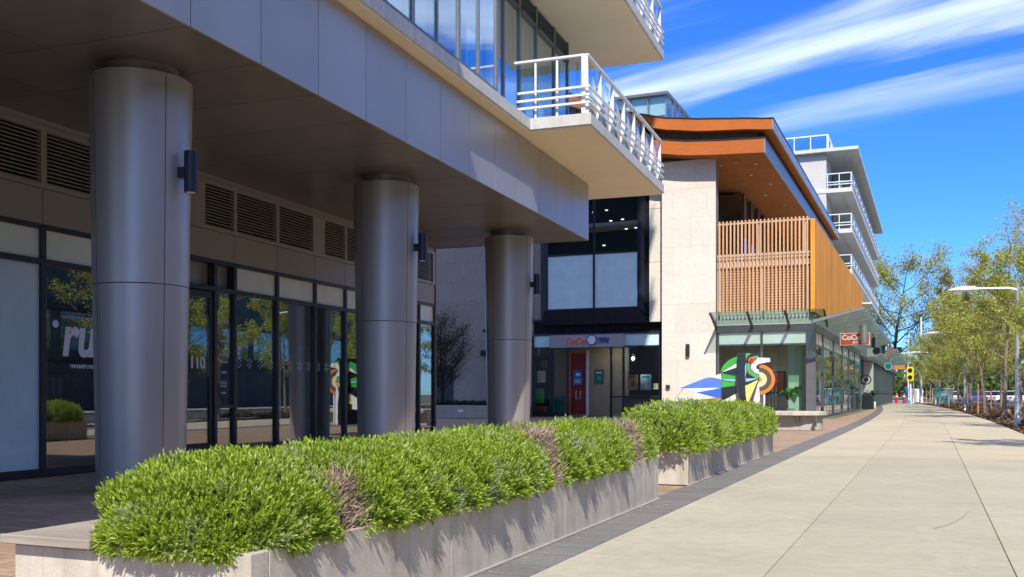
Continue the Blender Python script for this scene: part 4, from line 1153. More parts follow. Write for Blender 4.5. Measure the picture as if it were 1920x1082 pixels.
for k in range(nst):
    x0 = ao + (77 - ao) * k / nst; x1 = ao + (77 - ao) * (k + 1) / nst
    bi = -4.72 if x0 > A2 - .5 else -4.72
    MB().hexa([S.P(x0 + .01, bi, zc_in + .025), S.P(x1 - .01, bi, zc_in + .025), S.P(x1 - .01, bo, zc_out + .03), S.P(x0 + .01, bo, zc_out + .03),
               S.P(x0 + .01, bi, zc_in + .045), S.P(x1 - .01, bi, zc_in + .045), S.P(x1 - .01, bo, zc_out + .05), S.P(x0 + .01, bo, zc_out + .05)]).build('canopy_glass', 'green_glass', cb)
    MB().hexa([S.P(x0 - .035, bi, zc_in - .12), S.P(x0 + .035, bi, zc_in - .12), S.P(x0 + .035, bo + .02, zc_out - .05), S.P(x0 - .035, bo + .02, zc_out - .05),
               S.P(x0 - .035, bi, zc_in + .02), S.P(x0 + .035, bi, zc_in + .02), S.P(x0 + .035, bo + .02, zc_out + .025), S.P(x0 - .035, bo + .02, zc_out + .025)]).build('canopy_bracket', 'steel_grey', cb)
# --- hanging red sign with a cup
hs_ = thing('hanging_sign', 'red CoCo sign with grey cup hanging under the glass canopy', 'sign', S.P(54, -3.7, 3.6))
h0, h1 = S.b_at(1575, 54), S.b_at(1631, 54)
za, zb2 = S.z_at(647, 54, -3.5), S.z_at(624, 54, -3.5)
bx(S, 'sign_rim', 'sign_white', hs_, 54.0, 54.12, h0, h1, za, zb2)
bx(S, 'sign_face', 'sign_red', hs_, 53.985, 53.998, h0 + .03, h1 - .03, za + .03, zb2 - .03)
text('lettering', 'CoCo', 'sign_white', hs_, S.P(53.97, h0 + .09, za + .28), S.n, UP, .36, .006, 0.016, 0, 'LEFT')
text('lettering', '都可', 'sign_white', hs_, S.P(53.97, h0 + .62, za + .07), S.n, UP, .16, .004, 0.004, 0, 'LEFT')
cupc = S.P(53.6, S.b_at(1620, 53.6), 0)
MB().lathe([(.001, za + .03), (.13, za + .03), (.16, za + .1), (.20, zb2 + .32), (.22, zb2 + .33), (.22, zb2 + .38), (.001, zb2 + .38)], cupc, 18).build('cup', 'galvanised', hs_, smooth=True)
for x in (h0 + .3, h1 - .25):
    MB().tube(S.P(54.05, x, zb2), S.P(54.05, x, 4.55), .015).build('hanger', 'dark_frame', hs_)

# ================================================================== NEXT SHOP and BALCONY BLOCK
bb_ = thing('balcony_building', 'white apartment block with stacked long balconies beyond the timber roof', 'building', S.P(98, -10))
a0_, a1_, be = 79.2, 121.0, -5.5
fz = [10.35, 13.5, 16.65, 19.75]
wl = S.b_at(1549, a0_)
for i, z in enumerate(fz):
    ext = 0 if i < 3 else .45
    sl = bx(S, 'balcony_slab' if i < 3 else 'roof_slab', 'white_slab', bb_, a0_ - ext, a1_ + ext, -22, be + ext, z, z + (.34 if i < 3 else .26), bevel=0.02)
    if i < 3:
        zt2 = z + .34
        posts = arange(a0_ + .1, a1_, 3.0)
        for x in posts:
            bx(S, 'post', 'white_paint', sl, x - .04, x + .04, be - .12, be - .04, zt2, zt2 + 1.1)
        bx(S, 'hand_rail', 'white_paint', sl, a0_ + .02, a1_, be - .13, be - .03, zt2 + 1.1, zt2 + 1.17)
        for dz in (.25, .45):
            bx(S, 'rail', 'white_paint', sl, a0_ + .02, a1_, be - .03, be + .02, zt2 + dz, zt2 + dz + .06)
            bx(S, 'rail', 'white_paint', sl, a0_ - .02, a0_ + .018, wl, be - .04, zt2 + dz, zt2 + dz + .06)
        bx(S, 'guard_glass', 'rail_glass', sl, a0_ + .14, a1_, be - .09, be - .07, zt2 + .08, zt2 + 1.08)
        bx(S, 'hand_rail', 'white_paint', sl, a0_ + .02, a0_ + .1, wl, be - .14, zt2 + 1.1, zt2 + 1.17)
        bx(S, 'guard_glass', 'rail_glass', sl, a0_ + .05, a0_ + .07, wl + .1, be - .2, zt2 + .08, zt2 + 1.08)
        for x in (wl + .1, (wl + be) / 2):
            bx(S, 'post', 'white_paint', sl, a0_ + .03, a0_ + .09, x - .03, x + .03, zt2, zt2 + 1.1)
for i in range(5):
    z0 = 7.2 if i == 0 else fz[i - 1] + (.342 if i - 1 < 3 else .26)
    if i == 4: break
    z1 = fz[i] - .002
    bx(S, 'end_wall', 'pale_render', bb_, a0_ + .05, a0_ + 4.4, -22, wl, z0, z1)
    bk = bx(S, 'back_wall', 'pale_render', bb_, a0_ + 4.41, a1_ - 1, -22, wl - .2, z0, z1)
    for x in arange(a0_ + 6, a1_ - 3, 5.2)[:-1]:
        w_ = bx(S, 'window', 'shop_glass', bk, x, x + 2.6, wl - .19, wl - .17, z0 + .1, z1 - .3)
        bx(S, 'frame', 'grey_frame', w_, x + 1.27, x + 1.33, wl - .168, wl - .12, z0 + .1, z1 - .3)
    bx(S, 'soffit_trim', 'pale_render', bb_, a0_ + 1, a1_ - 1, be - .9, be - .75, z1 - .04, z1 - .003)
# roof terrace guard
rt = fz[3] + .26
g0, g1 = S.b_at(1440, a0_ + 1.5), S.b_at(1552, a0_ + 1.5)
bx(S, 'parapet', 'white_slab', bb_, a0_ + 1.6, a0_ + 14, g0, g1, rt + .002, rt + .55)
bx(S, 'guard_glass', 'rail_glass', bb_, a0_ + 1.55, a0_ + 1.57, g0, g1, rt + .1, rt + 1.5)
bx(S, 'hand_rail', 'white_paint', bb_, a0_ + 1.5, a0_ + 1.6, g0, g1, rt + 1.5, rt + 1.58)
for k in range(6):
    x = g1 - .05 - k * 1.25
    bx(S, 'post', 'white_paint', bb_, a0_ + 1.48, a0_ + 1.53, x - .03, x + .03, rt, rt + 1.5)
for x in arange(a0_ + 1.7, a0_ + 14, 2.4):
    bx(S, 'post', 'white_paint', bb_, x - .04, x + .04, g1 - .02, g1 + .05, rt, rt + 1.5)
bx(S, 'hand_rail', 'white_paint', bb_, a0_ + 1.62, a0_ + 14, g1 - .04, g1 + .06, rt + 1.5, rt + 1.58)
tb = thing('terrace_table', 'white round table on the top balcony of the white apartment block', 'table', S.P(a0_ + 1.6, (wl + be) / 2, fz[2] + .34))
tcn = tb.location.copy()
MB().lathe([(.001, .70), (.62, .70), (.62, .74), (.001, .74)], tcn, 20).build('table_top', 'white_paint', tb)
MB().lathe([(.25, 0), (.05, .04), (.05, .70)], tcn, 12).build('pedestal', 'white_paint', tb)
# second level glass terrace edge over the pavement
g2 = -4.2
bx(S, 'terrace_slab', 'white_slab', bb_, a0_ + .1, 124, -12, g2 - .1, 6.75, 7.05)
bx(S, 'guard_glass', 'green_glass', bb_, a0_ + .1, 124, g2, g2 + .02, 6.3, 8.02)
bx(S, 'hand_rail', 'white_paint', bb_, a0_ + .1, 124, g2 - .06, g2 + .08, 8.02, 8.16)
bx(S, 'guard_glass', 'green_glass', bb_, a0_ + .05, a0_ + .07, g2 - 2.4, g2, 6.9, 8.02)
bx(S, 'hand_rail', 'white_paint', bb_, a0_ + .0, a0_ + .09, g2 - 2.4, g2 - .07, 8.02, 8.12)
# shops under it
bx(S, 'shop_core', 'dark_room', bb_, 88, 150, -20, -5.9, 0, 6.7)
bx(S, 'recess_wall', 'grey_frame', bb_, 87.6, 87.95, -12, -5.2, 0, 4.6)
bx(S, 'shop_beam', 'grey_frame', bb_, 79.4, 148, -6.0, -4.75, 4.1, 6.2)
for k in range(12):
    x = 95 + k * 4.4
    bx(S, 'pier', 'grey_frame' if k else 'limestone', bb_, x, x + .55, -5.6, -4.8, 0, 4.09)
    bx(S, 'window_pane', 'shop_glass', bb_, x + .6, x + 4.35, -5.2, -5.18, .1, 4.09)
    bx(S, 'mullion', 'grey_frame', bb_, x + 2.3, x + 2.42, -5.3, -5.1, 0, 4.09)
for k in range(12):
    x0 = 92 + k * 4.4
    MB().hexa([S.P(x0, -4.75, 4.5), S.P(x0 + 4.3, -4.75, 4.5), S.P(x0 + 4.3, -2.7, 5.1), S.P(x0, -2.7, 5.1), S.P(x0, -4.75, 4.54), S.P(x0 + 4.3, -4.75, 4.54), S.P(x0 + 4.3, -2.7, 5.14), S.P(x0, -2.7, 5.14)]).build('canopy_glass', 'green_glass', bb_)
    MB().tube(S.P(x0 - .05, -4.75, 4.42), S.P(x0 - .05, -2.7, 5.04), .05).build('canopy_bracket', 'steel_grey', bb_)
# round black emblem on the recess wall
em = thing('round_sign', 'black ring emblem on the recessed grey shop wall', 'sign', S.P(87.5, S.b_at(1627, 87.5), 1.5))
ec = S.P(87.55, S.b_at(1624, 87.55), S.z_at(712, 87.5, -5))
def disc(fr, c, r0, r1, d, n=28, dirv=None):
    m = MB()
    for k in range(n):
        t0, t1 = 2 * math.pi * k / n, 2 * math.pi * (k + 1) / n
        def q(r, t): return c + fr.n * (r * math.cos(t)) + UP * (r * math.sin(t))
        if r0 <= 0.001: m.prism([q(r1, t0), q(r1, t1), c], fr.u * -d)
        else: m.prism([q(r0, t0), q(r1, t0), q(r1, t1), q(r0, t1)], fr.u * -d)
    return m
disc(S, ec, .33, .42, .03).build('ring', 'black_metal', em)
disc(S, ec, 0, .18, .02).build('mark', 'black_metal', em)
def blade(name, lab, a_, p0, p1, q0, q1, mat, parts=None):
    x0, x1 = S.b_at(p0, a_), S.b_at(p1, a_)
    z0, z1 = S.z_at(q1, a_, x0), S.z_at(q0, a_, x0)
    t = thing(name, lab, 'sign', S.P(a_, (x0 + x1) / 2, z0))
    bx(S, 'panel', mat, t, a_, a_ + .14, x0, x1, z0, z1, bevel=.01)
    MB().tube(S.P(a_ + .07, (x0 + x1) / 2, z1), S.P(a_ + .07, (x0 + x1) / 2, z1 + .5), .02).build('hanger', 'dark_frame', t)
    return t, x0, x1, z0, z1
t, x0, x1, z0, z1 = blade('hanging_sign', 'black upright sign behind the red sign under the canopy', 62, 1634, 1641, 633, 652, 'black_metal')
t, x0, x1, z0, z1 = blade('hanging_sign', 'pale sign with black oval under the far end of the canopy', 66, 1625, 1646, 653, 669, 'sign_grey')
disc(S, S.P(65.98, (x0 + x1) / 2 + .25, (z0 + z1) / 2 + .1), 0, .22, .02).build('mark', 'black_metal', t)
t, x0, x1, z0, z1 = blade('hanging_sign', 'dark sign beside the brown sign far along the shops', 74, 1653, 1660, 648, 663, 'dark_frame')
t, x0, x1, z0, z1 = blade('hanging_sign', 'brown wooden sign above the far shop canopy', 84, 1662, 1676, 651, 667, 'far_brown')
tr_ = thing('round_sign', 'teal round sign hanging at the far shops', 'sign', S.P(94, S.b_at(1665.5, 94), 3))
tcx = S.P(94, S.b_at(1665.5, 94), S.z_at(687, 94, -4))
disc(S, tcx, 0, .37, .08).build('disc', 'sign_teal', tr_)
disc(S, tcx - S.u * .085, .29, .33, .01).build('ring', 'sign_white', tr_)
MB().tube(tcx + Vector((0, 0, .37)), tcx + Vector((0, 0, .9)), .02).build('hanger', 'dark_frame', tr_)
t, x0, x1, z0, z1 = blade('hanging_sign', 'orange brown board sign beyond the teal round sign', 98, 1674, 1697, 685, 693, 'far_orange')

# ================================================================== REAR BUILDING with roof pavilion
rb_ = thing('rear_building', 'glass roof pavilion of a building behind the timber roof', 'building', S.P(88, -30))
r0, r1 = S.b_at(1150, 88), S.b_at(1249, 88)
zr0, zr1 = S.z_at(229, 88, r1), S.z_at(178, 88, r1)
bx(S, 'body', 'pale_render', rb_, 86, 110, r0 - 14, r1 + .5, 0, zr0 - .6)
bx(S, 'roof', 'grey_frame', rb_, 87.6, 98.5, r0, r1 + .25, zr1, zr1 + .25)
bx(S, 'core', 'white_paint', rb_, 90, 97, r0, r1 - 1.5, zr0 - .5, zr1 - .02)
for k in range(5):
    x1 = r1 - k * 1.7; x0 = x1 - 1.6
    bx(S, 'window', 'rail_glass', rb_, 88, 88.03, x0, x1 - .06, zr0 - .5, zr1 - .01)
    bx(S, 'mullion', 'steel_grey', rb_, 87.95, 88.08, x1 - .05, x1 + .04, zr0 - .5, zr1 - .01)
    bx(S, 'blind', 'white_paint', rb_, 88.2, 88.22, x0, x1 - .1, zr0 + .75, zr1 - .02)
for k in range(5):
    y0 = 88.1 + k * 2.0
    bx(S, 'window', 'rail_glass', rb_, y0, y0 + 1.9, r1 + .06, r1 + .09, zr0 - .5, zr1 - .01)
    bx(S, 'mullion', 'steel_grey', rb_, y0 + 1.9, y0 + 2.0, r1, r1 + .12, zr0 - .5, zr1 - .01)
# ================================================================== PLANTERS, BENCH, SHRUBS
def planter(fr, ln, wd, ht, joints, name, label):
    t = thing(name, label, 'planter', fr.P(ln / 2, -wd / 2), 'concrete planters along the walk')
    th = .13
    js = [th] + joints + [ln - th]
    for i in range(len(js) - 1):
        bx(fr, 'side_wall', 'planter_concrete', t, js[i] + .0015, js[i + 1] - .0015, -th, 0, 0.0, ht, bevel=.004)
    bx(fr, 'side_wall', 'planter_concrete', t, th, ln - th, -wd, -wd + th, 0, ht)
    for x0, x1 in ((0.0, th), (ln - th, ln)):
        bx(fr, 'end_wall', 'planter_concrete', t, x0, x1, -wd, 0, 0, ht, bevel=.006, segs=2)
    bx(fr, 'soil', 'ground_soil', t, th, ln - th, -wd + th, -th, 0, ht - .06)
    bx(fr, 'foot_strip', 'path_concrete', t, 0.0, ln, .001, .035, -.03, .012)
    return t
PH = .47
PF2 = Fr(2.22, 12.37, 22.7)
planter(PF, 7.16, .85, PH, [1.95, 4.05], 'planter', 'nearest long concrete planter with overgrown green shrubs beside the bench')
planter(PF2, 7.62, .85, PH, [3.8], 'planter', 'second concrete planter further along the walk, nearer the sculpture')
be1 = thing('bench', 'concrete bench with weathered grey wooden slats at the near planter', 'bench', PF.P(1.0, -1.12))
BL = 2.3
bx(PF, 'base', 'planter_concrete', be1, 0.002, BL, -1.37, -.853, 0, .438, bevel=.008)
for k in range(4):
    b0 = -1.40 + k * .138
    bx(PF, 'slat', 'grey_wood', be1, -.03, BL + .03, b0 + .005, b0 + .132, .452, .488, bevel=.006)
bx(PF, 'edge_board', 'grey_wood', be1, -.055, -.032, -1.40, -.845, .446, .489, bevel=.004)
for x in (.10, 1.1, 2.1):
    bx(PF, 'spacer', 'steel_grey', be1, x, x + .06, -1.36, -.87, .438, .452)
sc_ = thing('paper_scrap', 'scrap of white paper on the wooden bench slats', 'litter', PF.P(.75, -1.25, .489))
MB().hexa([PF.P(.62, -1.33, .489), PF.P(.86, -1.31, .489), PF.P(.84, -1.24, .489), PF.P(.64, -1.26, .489), PF.P(.62, -1.33, .512), PF.P(.86, -1.31, .53), PF.P(.84, -1.24, .515), PF.P(.64, -1.26, .52)]).build('sheet', 'sign_white', sc_)

hr = np.random.default_rng(11)
def shrub(fr, ca, cb_, hl, hw, hh, others, n, leaf, nl, label, gaps=(), zc_=PH + .05, lenrange=None, drybias=0.0):
    """a mound of upright shoots, each shoot set with narrow leaves"""
    ctr = fr.P(ca, cb_)
    t = thing('lavender_shrub', label, 'shrub', fr.P(ca, cb_, PH - .06), 'shrubs in the concrete planters')
    org = np.array(t.location)
    d = hr.normal(size=(n * 3, 3)); d /= np.linalg.norm(d, axis=1)[:, None]
    d = d[d[:, 2] > -.45]
    # rounded-box mound
    p_ = 2.7
    s = (np.abs(d) ** p_).sum(1) ** (-1 / p_)
    q = d * s[:, None]
    depth = 1 - .20 * hr.random(len(q)) ** 1.6
    lump = 1 + .045 * np.sin(q[:, 0] * hl * 9 + ca * 3) * np.cos(q[:, 1] * hw * 8 + ca) + .05 * np.sin(q[:, 0] * hl * 21 + q[:, 2] * 5)
    q = q * (depth * lump)[:, None]
    loc = np.stack([ca + q[:, 0] * hl, cb_ + q[:, 1] * hw, zc_ + q[:, 2] * np.where(q[:, 2] > 0, hh, .16)], 1)
    keep = np.ones(len(loc), bool)
    for (oa, ob_, ol, ow, oh) in others:
        e = (np.abs((loc[:, 0] - oa) / (ol * .86)) ** p_ + np.abs((loc[:, 1] - ob_) / (ow * .86)) ** p_ + np.abs((loc[:, 2] - zc_) / (oh * .86)) ** p_)
        keep &= e > 1
    keep &= ~((loc[:, 2] < PH - .02) & (loc[:, 0] > .02) & (loc[:, 1] < -.02) & (loc[:, 1] > -.83))
    for (ga, gw_, gz) in gaps:      # thin, dried-out places on the street side
        w = np.exp(-((loc[:, 0] - ga) / gw_) ** 2) * (loc[:, 1] > -.40) * (loc[:, 2] < gz)
        keep &= hr.random(len(loc)) > w * 1.15
    loc = loc[keep][:n]; q = q[keep][:n]
    m = len(loc)
    nrm = np.stack([q[:, 0] / hl, q[:, 1] / hw, q[:, 2] / hh], 1); nrm /= np.linalg.norm(nrm, axis=1)[:, None]
    sd_ = nrm * .75 + np.array([0, 0, .62]) + hr.normal(size=(m, 3)) * .30
    sd_[:, 2] = np.where(loc[:, 2] < PH + .02, sd_[:, 2] - .38, sd_[:, 2])
    sd_ /= np.linalg.norm(sd_, axis=1)[:, None]
    def w3(L3): return np.stack([fr.u.x * L3[..., 0] + fr.n.x * L3[..., 1], fr.u.y * L3[..., 0] + fr.n.y * L3[..., 1], L3[..., 2]], -1)
    P0 = w3(loc) + np.array([fr.o.x, fr.o.y, 0]); SD = w3(sd_)
    ln = (.05 + .05 * hr.random(m)) * (leaf / .0255)
    if lenrange: ln *= lenrange
    k = np.arange(nl)
    base = P0[:, None, :] + SD[:, None, :] * (ln[:, None] * (k / nl * .9 - .25)[None, :])[..., None]
    rd = hr.normal(size=(m, nl, 3)); rd -= (rd * SD[:, None, :]).sum(-1, keepdims=True) * SD[:, None, :]
    rd /= np.linalg.norm(rd, axis=-1)[..., None]
    spread = (.75 - .45 * k / nl)[None, :, None]
    ld = SD[:, None, :] * (1 - spread * .35) + rd * spread; ld /= np.linalg.norm(ld, axis=-1)[..., None]
    ll = leaf * (.6 + .6 * hr.random((m, nl, 1))) * (.75 + .6 * hr.random((m, 1, 1)))
    side = np.cross(ld, rd + hr.normal(size=rd.shape) * .25); side /= np.linalg.norm(side, axis=-1)[..., None] + 1e-9
    wd_ = ll * .15
    tip = base + ld * ll; mid_ = base + ld * ll * .55
    V = np.stack([base, mid_ + side * wd_, tip, mid_ - side * wd_], 2).reshape(-1, 4, 3)
    quads('foliage', V, 'shrub_leaf', t, org)
    # solid bark-coloured core added to block light through the foliage
    core = MB(); prof = []
    nr, nc = 10, 22
    for i in range(nr + 1):
        ph_ = -.5 + (math.pi / 2 + .5) * i / nr
        for j in range(nc):
            th_ = 2 * math.pi * j / nc
            v = np.array([math.cos(ph_) * math.cos(th_), math.cos(ph_) * math.sin(th_), math.sin(ph_)])
            v = v * ((np.abs(v) ** p_).sum() ** (-1 / p_)) * .70
            zl_ = max(zc_ + v[2] * (hh if v[2] > 0 else .25), PH - .055)
            core.v.append(fr.P(ca + v[0] * hl, min(max(cb_ + v[1] * hw, -.85), .03 if zl_ > PH + .03 else -.14), zl_))
    for i in range(nr):
        for j in range(nc):
            a_ = i * nc + j; b_ = i * nc + (j + 1) % nc
            core.f.append((a_, b_, b_ + nc, a_ + nc))
    core.build('light_block_core', 'bark_dark', t, smooth=True)
    return t
def dry_tuft(fr, ga, n, label_parent, w=.16, z0=PH - .05, z1=PH + .36, bo=.05):
    la = ga + hr.normal(size=n) * w; lb = -.03 + bo - np.abs(hr.normal(size=n)) * .16; lz = z0 + (z1 - z0) * hr.random(n)
    lb = lb - (lz - PH) * .25
    P0 = np.array([[*fr.P(a_, b_, z_)] for a_, b_, z_ in zip(la, lb, lz)])
    dr_ = hr.normal(size=(n, 3)) * .55 + np.array([fr.n.x * .35, fr.n.y * .35, .75]); dr_ /= np.linalg.norm(dr_, axis=1)[:, None]
    sd_ = np.cross(dr_, hr.normal(size=(n, 3))); sd_ /= np.linalg.norm(sd_, axis=1)[:, None]
    l_ = (.05 + .09 * hr.random(n))[:, None]; w_ = .0035
    V = np.stack([P0, P0 + dr_ * l_ * .5 + sd_ * w_, P0 + dr_ * l_, P0 + dr_ * l_ * .5 - sd_ * w_], 1)
    struct(quads('dry_twigs', V, 'dry_leaf', label_parent, np.array(root_loc(label_parent))), 'stuff')
s1 = [(.45, -.46, .53, .48, .305), (1.36, -.40, .72, .45, .315), (2.36, -.40, .84, .46, .32), (3.12, -.40, .72, .45, .32),
      (4.46, -.40, .68, .45, .32), (5.46, -.41, .90, .45, .33), (6.82, -.41, .50, .41, .30)]
lab1 = ['nearest shrub at the bench end of the near planter, spilling over its front', 'second shrub from the bench in the near planter, behind the brown gap',
        'third shrub from the bench in the near planter', 'fourth shrub from the bench, just before the pale dry clump', 'shrub just beyond the first pale dry clump in the near planter',
        'sixth shrub from the bench in the near planter, before the far dry clump', 'last small greyish shrub at the far end of the near planter']
gaps1 = [(.82, .21, .84), (3.80, .13, 1.2), (6.30, .13, 1.2)]
dens1 = [8600, 8600, 7600, 5600, 4400, 4200, 2000]
for i, sp in enumerate(s1):
    t = shrub(PF, *sp, [o for j, o in enumerate(s1) if j != i], dens1[i], .0235 if i < 3 else .028, 14, lab1[i], gaps1)
    if i == 0: dry_tuft(PF, .82, 6500, t, .17, PH - .05, PH + .22, -.01)
    if i == 3: dry_tuft(PF, 3.82, 4200, t, .11, PH - .03, PH + .36, .02)
    if i == 5: dry_tuft(PF, 6.30, 3200, t, .12, PH - .03, PH + .36, .02)
s2 = [(.35, -.42, .60, .52, .44), (1.55, -.40, .80, .54, .47), (2.95, -.40, .80, .54, .46), (4.25, -.40, .66, .52, .44), (5.7, -.40, .70, .50, .42), (6.95, -.40, .68, .50, .40)]
lab2 = ['first shrub at the near end of the second planter', 'second shrub in the second planter', 'third shrub in the second planter', 'fourth shrub in the second planter, before its brown gap',
        'shrub after the brown gap in the second planter', 'last shrub at the far end of the second planter, in front of the curved bench']
for i, sp in enumerate(s2):
    t = shrub(PF2, *sp, [o for j, o in enumerate(s2) if j != i], 2200, .046, 9, lab2[i], [(4.95, .16, 1.3)], lenrange=.8)
    if i == 3: dry_tuft(PF2, 4.95, 1800, t, .16)

# ================================================================== SCULPTURE
SC = Vector((7.36, 30.8, 0))
sf = Fr(SC.x, SC.y, 13.5)
mpp = 30.8 / FPX / 8.32          # metres per zoomed pixel
def sp_(x, y, d=0.0):
    X = (1250 + x / 8.32 - 1400) * 30.8 / FPX; Z = CAM_H + (739 - 640 - y / 8.32) * 30.8 / FPX
    return sf.o + sf.n * X + UP * Z + sf.u * d
sculp = thing('sculpture', 'tall colourful geometric bird sculpture of painted plates in front of the corner shop', 'sculpture', SC)
def plate(name, mat, pts, d0=-.06, th=.12):
    MB().prism([sp_(x, y, d0) for x, y in pts], sf.u * th).build(name, mat, sculp)
plate('tail_plate', 'paint_skyblue', [(205, 735), (625, 570), (715, 558), (865, 597), (865, 722), (795, 723)])
plate('tail_plate', 'paint_sculpt_white', [(718, 556), (865, 495), (865, 594)])
plate('tail_plate', 'paint_sculpt_white', [(285, 741), (800, 727), (862, 726), (470, 797), (420, 770)])
plate('tail_plate', 'paint_blue', [(474, 800), (865, 729), (865, 868), (765, 875)])
plate('tail_plate', 'paint_sculpt_white', [(480, 806), (765, 878), (520, 912), (430, 850)])
plate('tail_plate', 'paint_rust', [(500, 918), (765, 881), (870, 872), (870, 1150), (560, 1150)])
plate('wing_plate', 'paint_green', [(865, 485), (868, 430), (900, 370), (960, 310), (1040, 260), (1125, 235), (1125, 322)], -.16)
plate('wing_plate', 'paint_sculpt_white', [(872, 485), (1125, 326), (1115, 402)], -.16)
plate('wing_plate', 'paint_black', [(870, 488), (1112, 408), (1102, 538)], -.16)
plate('body_plate', 'paint_green', [(872, 494), (1095, 543), (1090, 590), (872, 590)], -.14)
plate('body_plate', 'paint_paleblue', [(872, 592), (1088, 592), (1086, 632), (905, 606)], -.14)
plate('body_plate', 'paint_green', [(872, 596), (1084, 636), (1084, 690), (872, 720)], -.12)
plate('body_plate', 'paint_black', [(872, 725), (1100, 694), (1108, 800), (880, 930), (872, 1180)], -.14)
plate('body_plate', 'paint_sculpt_white', [(885, 932), (1108, 806), (1130, 820), (1060, 930), (1050, 1100), (890, 1100)], -.14)
plate('body_plate', 'paint_yellow', [(1132, 822), (1150, 850), (1150, 1000), (1054, 1000), (1064, 930)], -.14)
plate('spine_slab', 'paint_black', [(1120, 190), (1235, 190), (1222, 400), (1218, 640), (1235, 830), (1250, 940), (1260, 1390), (1150, 1390), (1140, 850), (1106, 660), (1106, 412), (1120, 290)], -.45, .9)
plate('neck_plate', 'paint_leafgreen', [(1237, 190), (1325, 186), (1262, 236), (1240, 300)], -.10)
plate('neck_plate', 'paint_paleblue', [(1226, 385), (1246, 330), (1246, 480), (1226, 575)], -.10)
plate('crest_plate', 'paint_black', [(1250, 262), (1290, 215), (1350, 186), (1420, 175), (1420, 214), (1340, 236), (1284, 300), (1250, 335)])
plate('crest_plate', 'paint_leafgreen', [(1335, 240), (1425, 222), (1430, 254), (1405, 262), (1368, 272)])
plate('beak_plate', 'paint_sculpt_white', [(1418, 255), (1600, 265), (1607, 320), (1440, 352), (1398, 385), (1395, 425), (1432, 442), (1440, 512), (1370, 490), (1312, 415), (1322, 350), (1372, 315)])
plate('beak_tip', 'paint_black', [(1602, 268), (1626, 285), (1610, 322)])
plate('neck_plate', 'paint_leafgreen', [(1252, 345), (1300, 338), (1308, 420), (1360, 498), (1435, 520), (1435, 576), (1380, 570), (1290, 510), (1255, 440)])
plate('chest_plate', 'paint_black', [(1250, 492), (1292, 520), (1375, 574), (1240, 577)])
plate('chest_plate', 'paint_paleblue', [(1225, 581), (1430, 580), (1250, 633)])
plate('chest_plate', 'paint_black', [(1225, 645), (1425, 592), (1265, 690)])
plate('chest_plate', 'paint_yellow', [(1228, 692), (1424, 600), (1290, 920), (1270, 1200), (1256, 1200)])
plate('chest_plate', 'paint_brown', [(1428, 606), (1350, 910), (1340, 1200), (1275, 1200), (1293, 920)])
plate('chest_plate', 'paint_sculpt_white', [(1433, 615), (1452, 930), (1455, 1390), (1345, 1390), (1354, 915)])
def half_ring(mat, r0, r1, name, d0=.0, th=.1, c=(1442, 595)):
    n = 16
    pts = [(c[0] + r1 * math.cos(-math.pi / 2 + math.pi * k / n), c[1] + r1 * math.sin(-math.pi / 2 + math.pi * k / n)) for k in range(n + 1)]
    if r0 > 0: pts += [(c[0] + r0 * math.cos(math.pi / 2 - math.pi * k / n), c[1] + r0 * math.sin(math.pi / 2 - math.pi * k / n)) for k in range(n + 1)]
    m = MB()
    if r0 > 0:
        for k in range(n):
            m.prism([sp_(*pts[k], d0), sp_(*pts[k + 1], d0), sp_(*pts[2 * n + 1 - k - 1], d0), sp_(*pts[2 * n + 1 - k], d0)], sf.u * th)
    else: m.prism([sp_(*p, d0) for p in pts], sf.u * th)
    m.build(name, mat, sculp)
half_ring('paint_orange', 184, 236, 'target_ring'); half_ring('paint_brown', 117, 182, 'target_ring'); half_ring('paint_cream', 36, 115, 'target_ring'); half_ring('paint_orange', 0, 34, 'target_ring')
for rr, mm, d in ((46, 'paint_orange', -.09), (33, 'paint_red', -.11)):
    MB().prism([sp_(1322 + rr * math.cos(t * math.pi / 12), 293 + rr * math.sin(t * math.pi / 12), d) for t in range(24)], sf.u * .02).build('eye', mm, sculp)
plate('leg', 'paint_sculpt_white', [(1505, 822), (1530, 822), (1530, 1392), (1505, 1392)], .02, .06)
MB().path([sp_(268, 742), sp_(200, 830), sp_(158, 880), sp_(120, 1000), sp_(100, 1394)], [.012] * 5, 6).build('stay', 'galvanised', sculp)
bx(sf, 'base_plate', 'steel_grey', sculp, -.6, .6, -1.2, .9, 0, .04)
# curved concrete bench beyond the second planter
cbn = thing('curved_bench', 'curved pale concrete bench with rounded end in front of the corner shop', 'bench', S.P(33, -4.6))
def stadium(a0, a1, b0, b1, z, n=10):
    r = (a1 - a0) / 2; pts = [S.P(a0, b0, z)]
    for k in range(n + 1):
        t = -math.pi / 2 + math.pi * k / n
        pts.append(S.P((a0 + a1) / 2 + r * math.sin(t), b1 - r + r * math.cos(t), z))
    pts.append(S.P(a1, b0, z)); return pts
bE = S.b_at(1552, 33)
MB().prism(stadium(32.0, 33.9, bE - 5, bE, .47), (0, 0, .12)).build('seat', 'planter_concrete', cbn, bevel=.01)
MB().prism(stadium(32.35, 33.6, bE - 5, bE - .15, 0), (0, 0, .468)).build('base', 'bench_concrete', cbn)
for px in (1494, 1526):
    b = S.b_at(px, 32.1)
    MB().prism([S.P(32.05, b, .468), S.P(32.345, b, .468), S.P(32.345, b, .12)], S.n * .06).build('bracket', 'steel_grey', cbn)

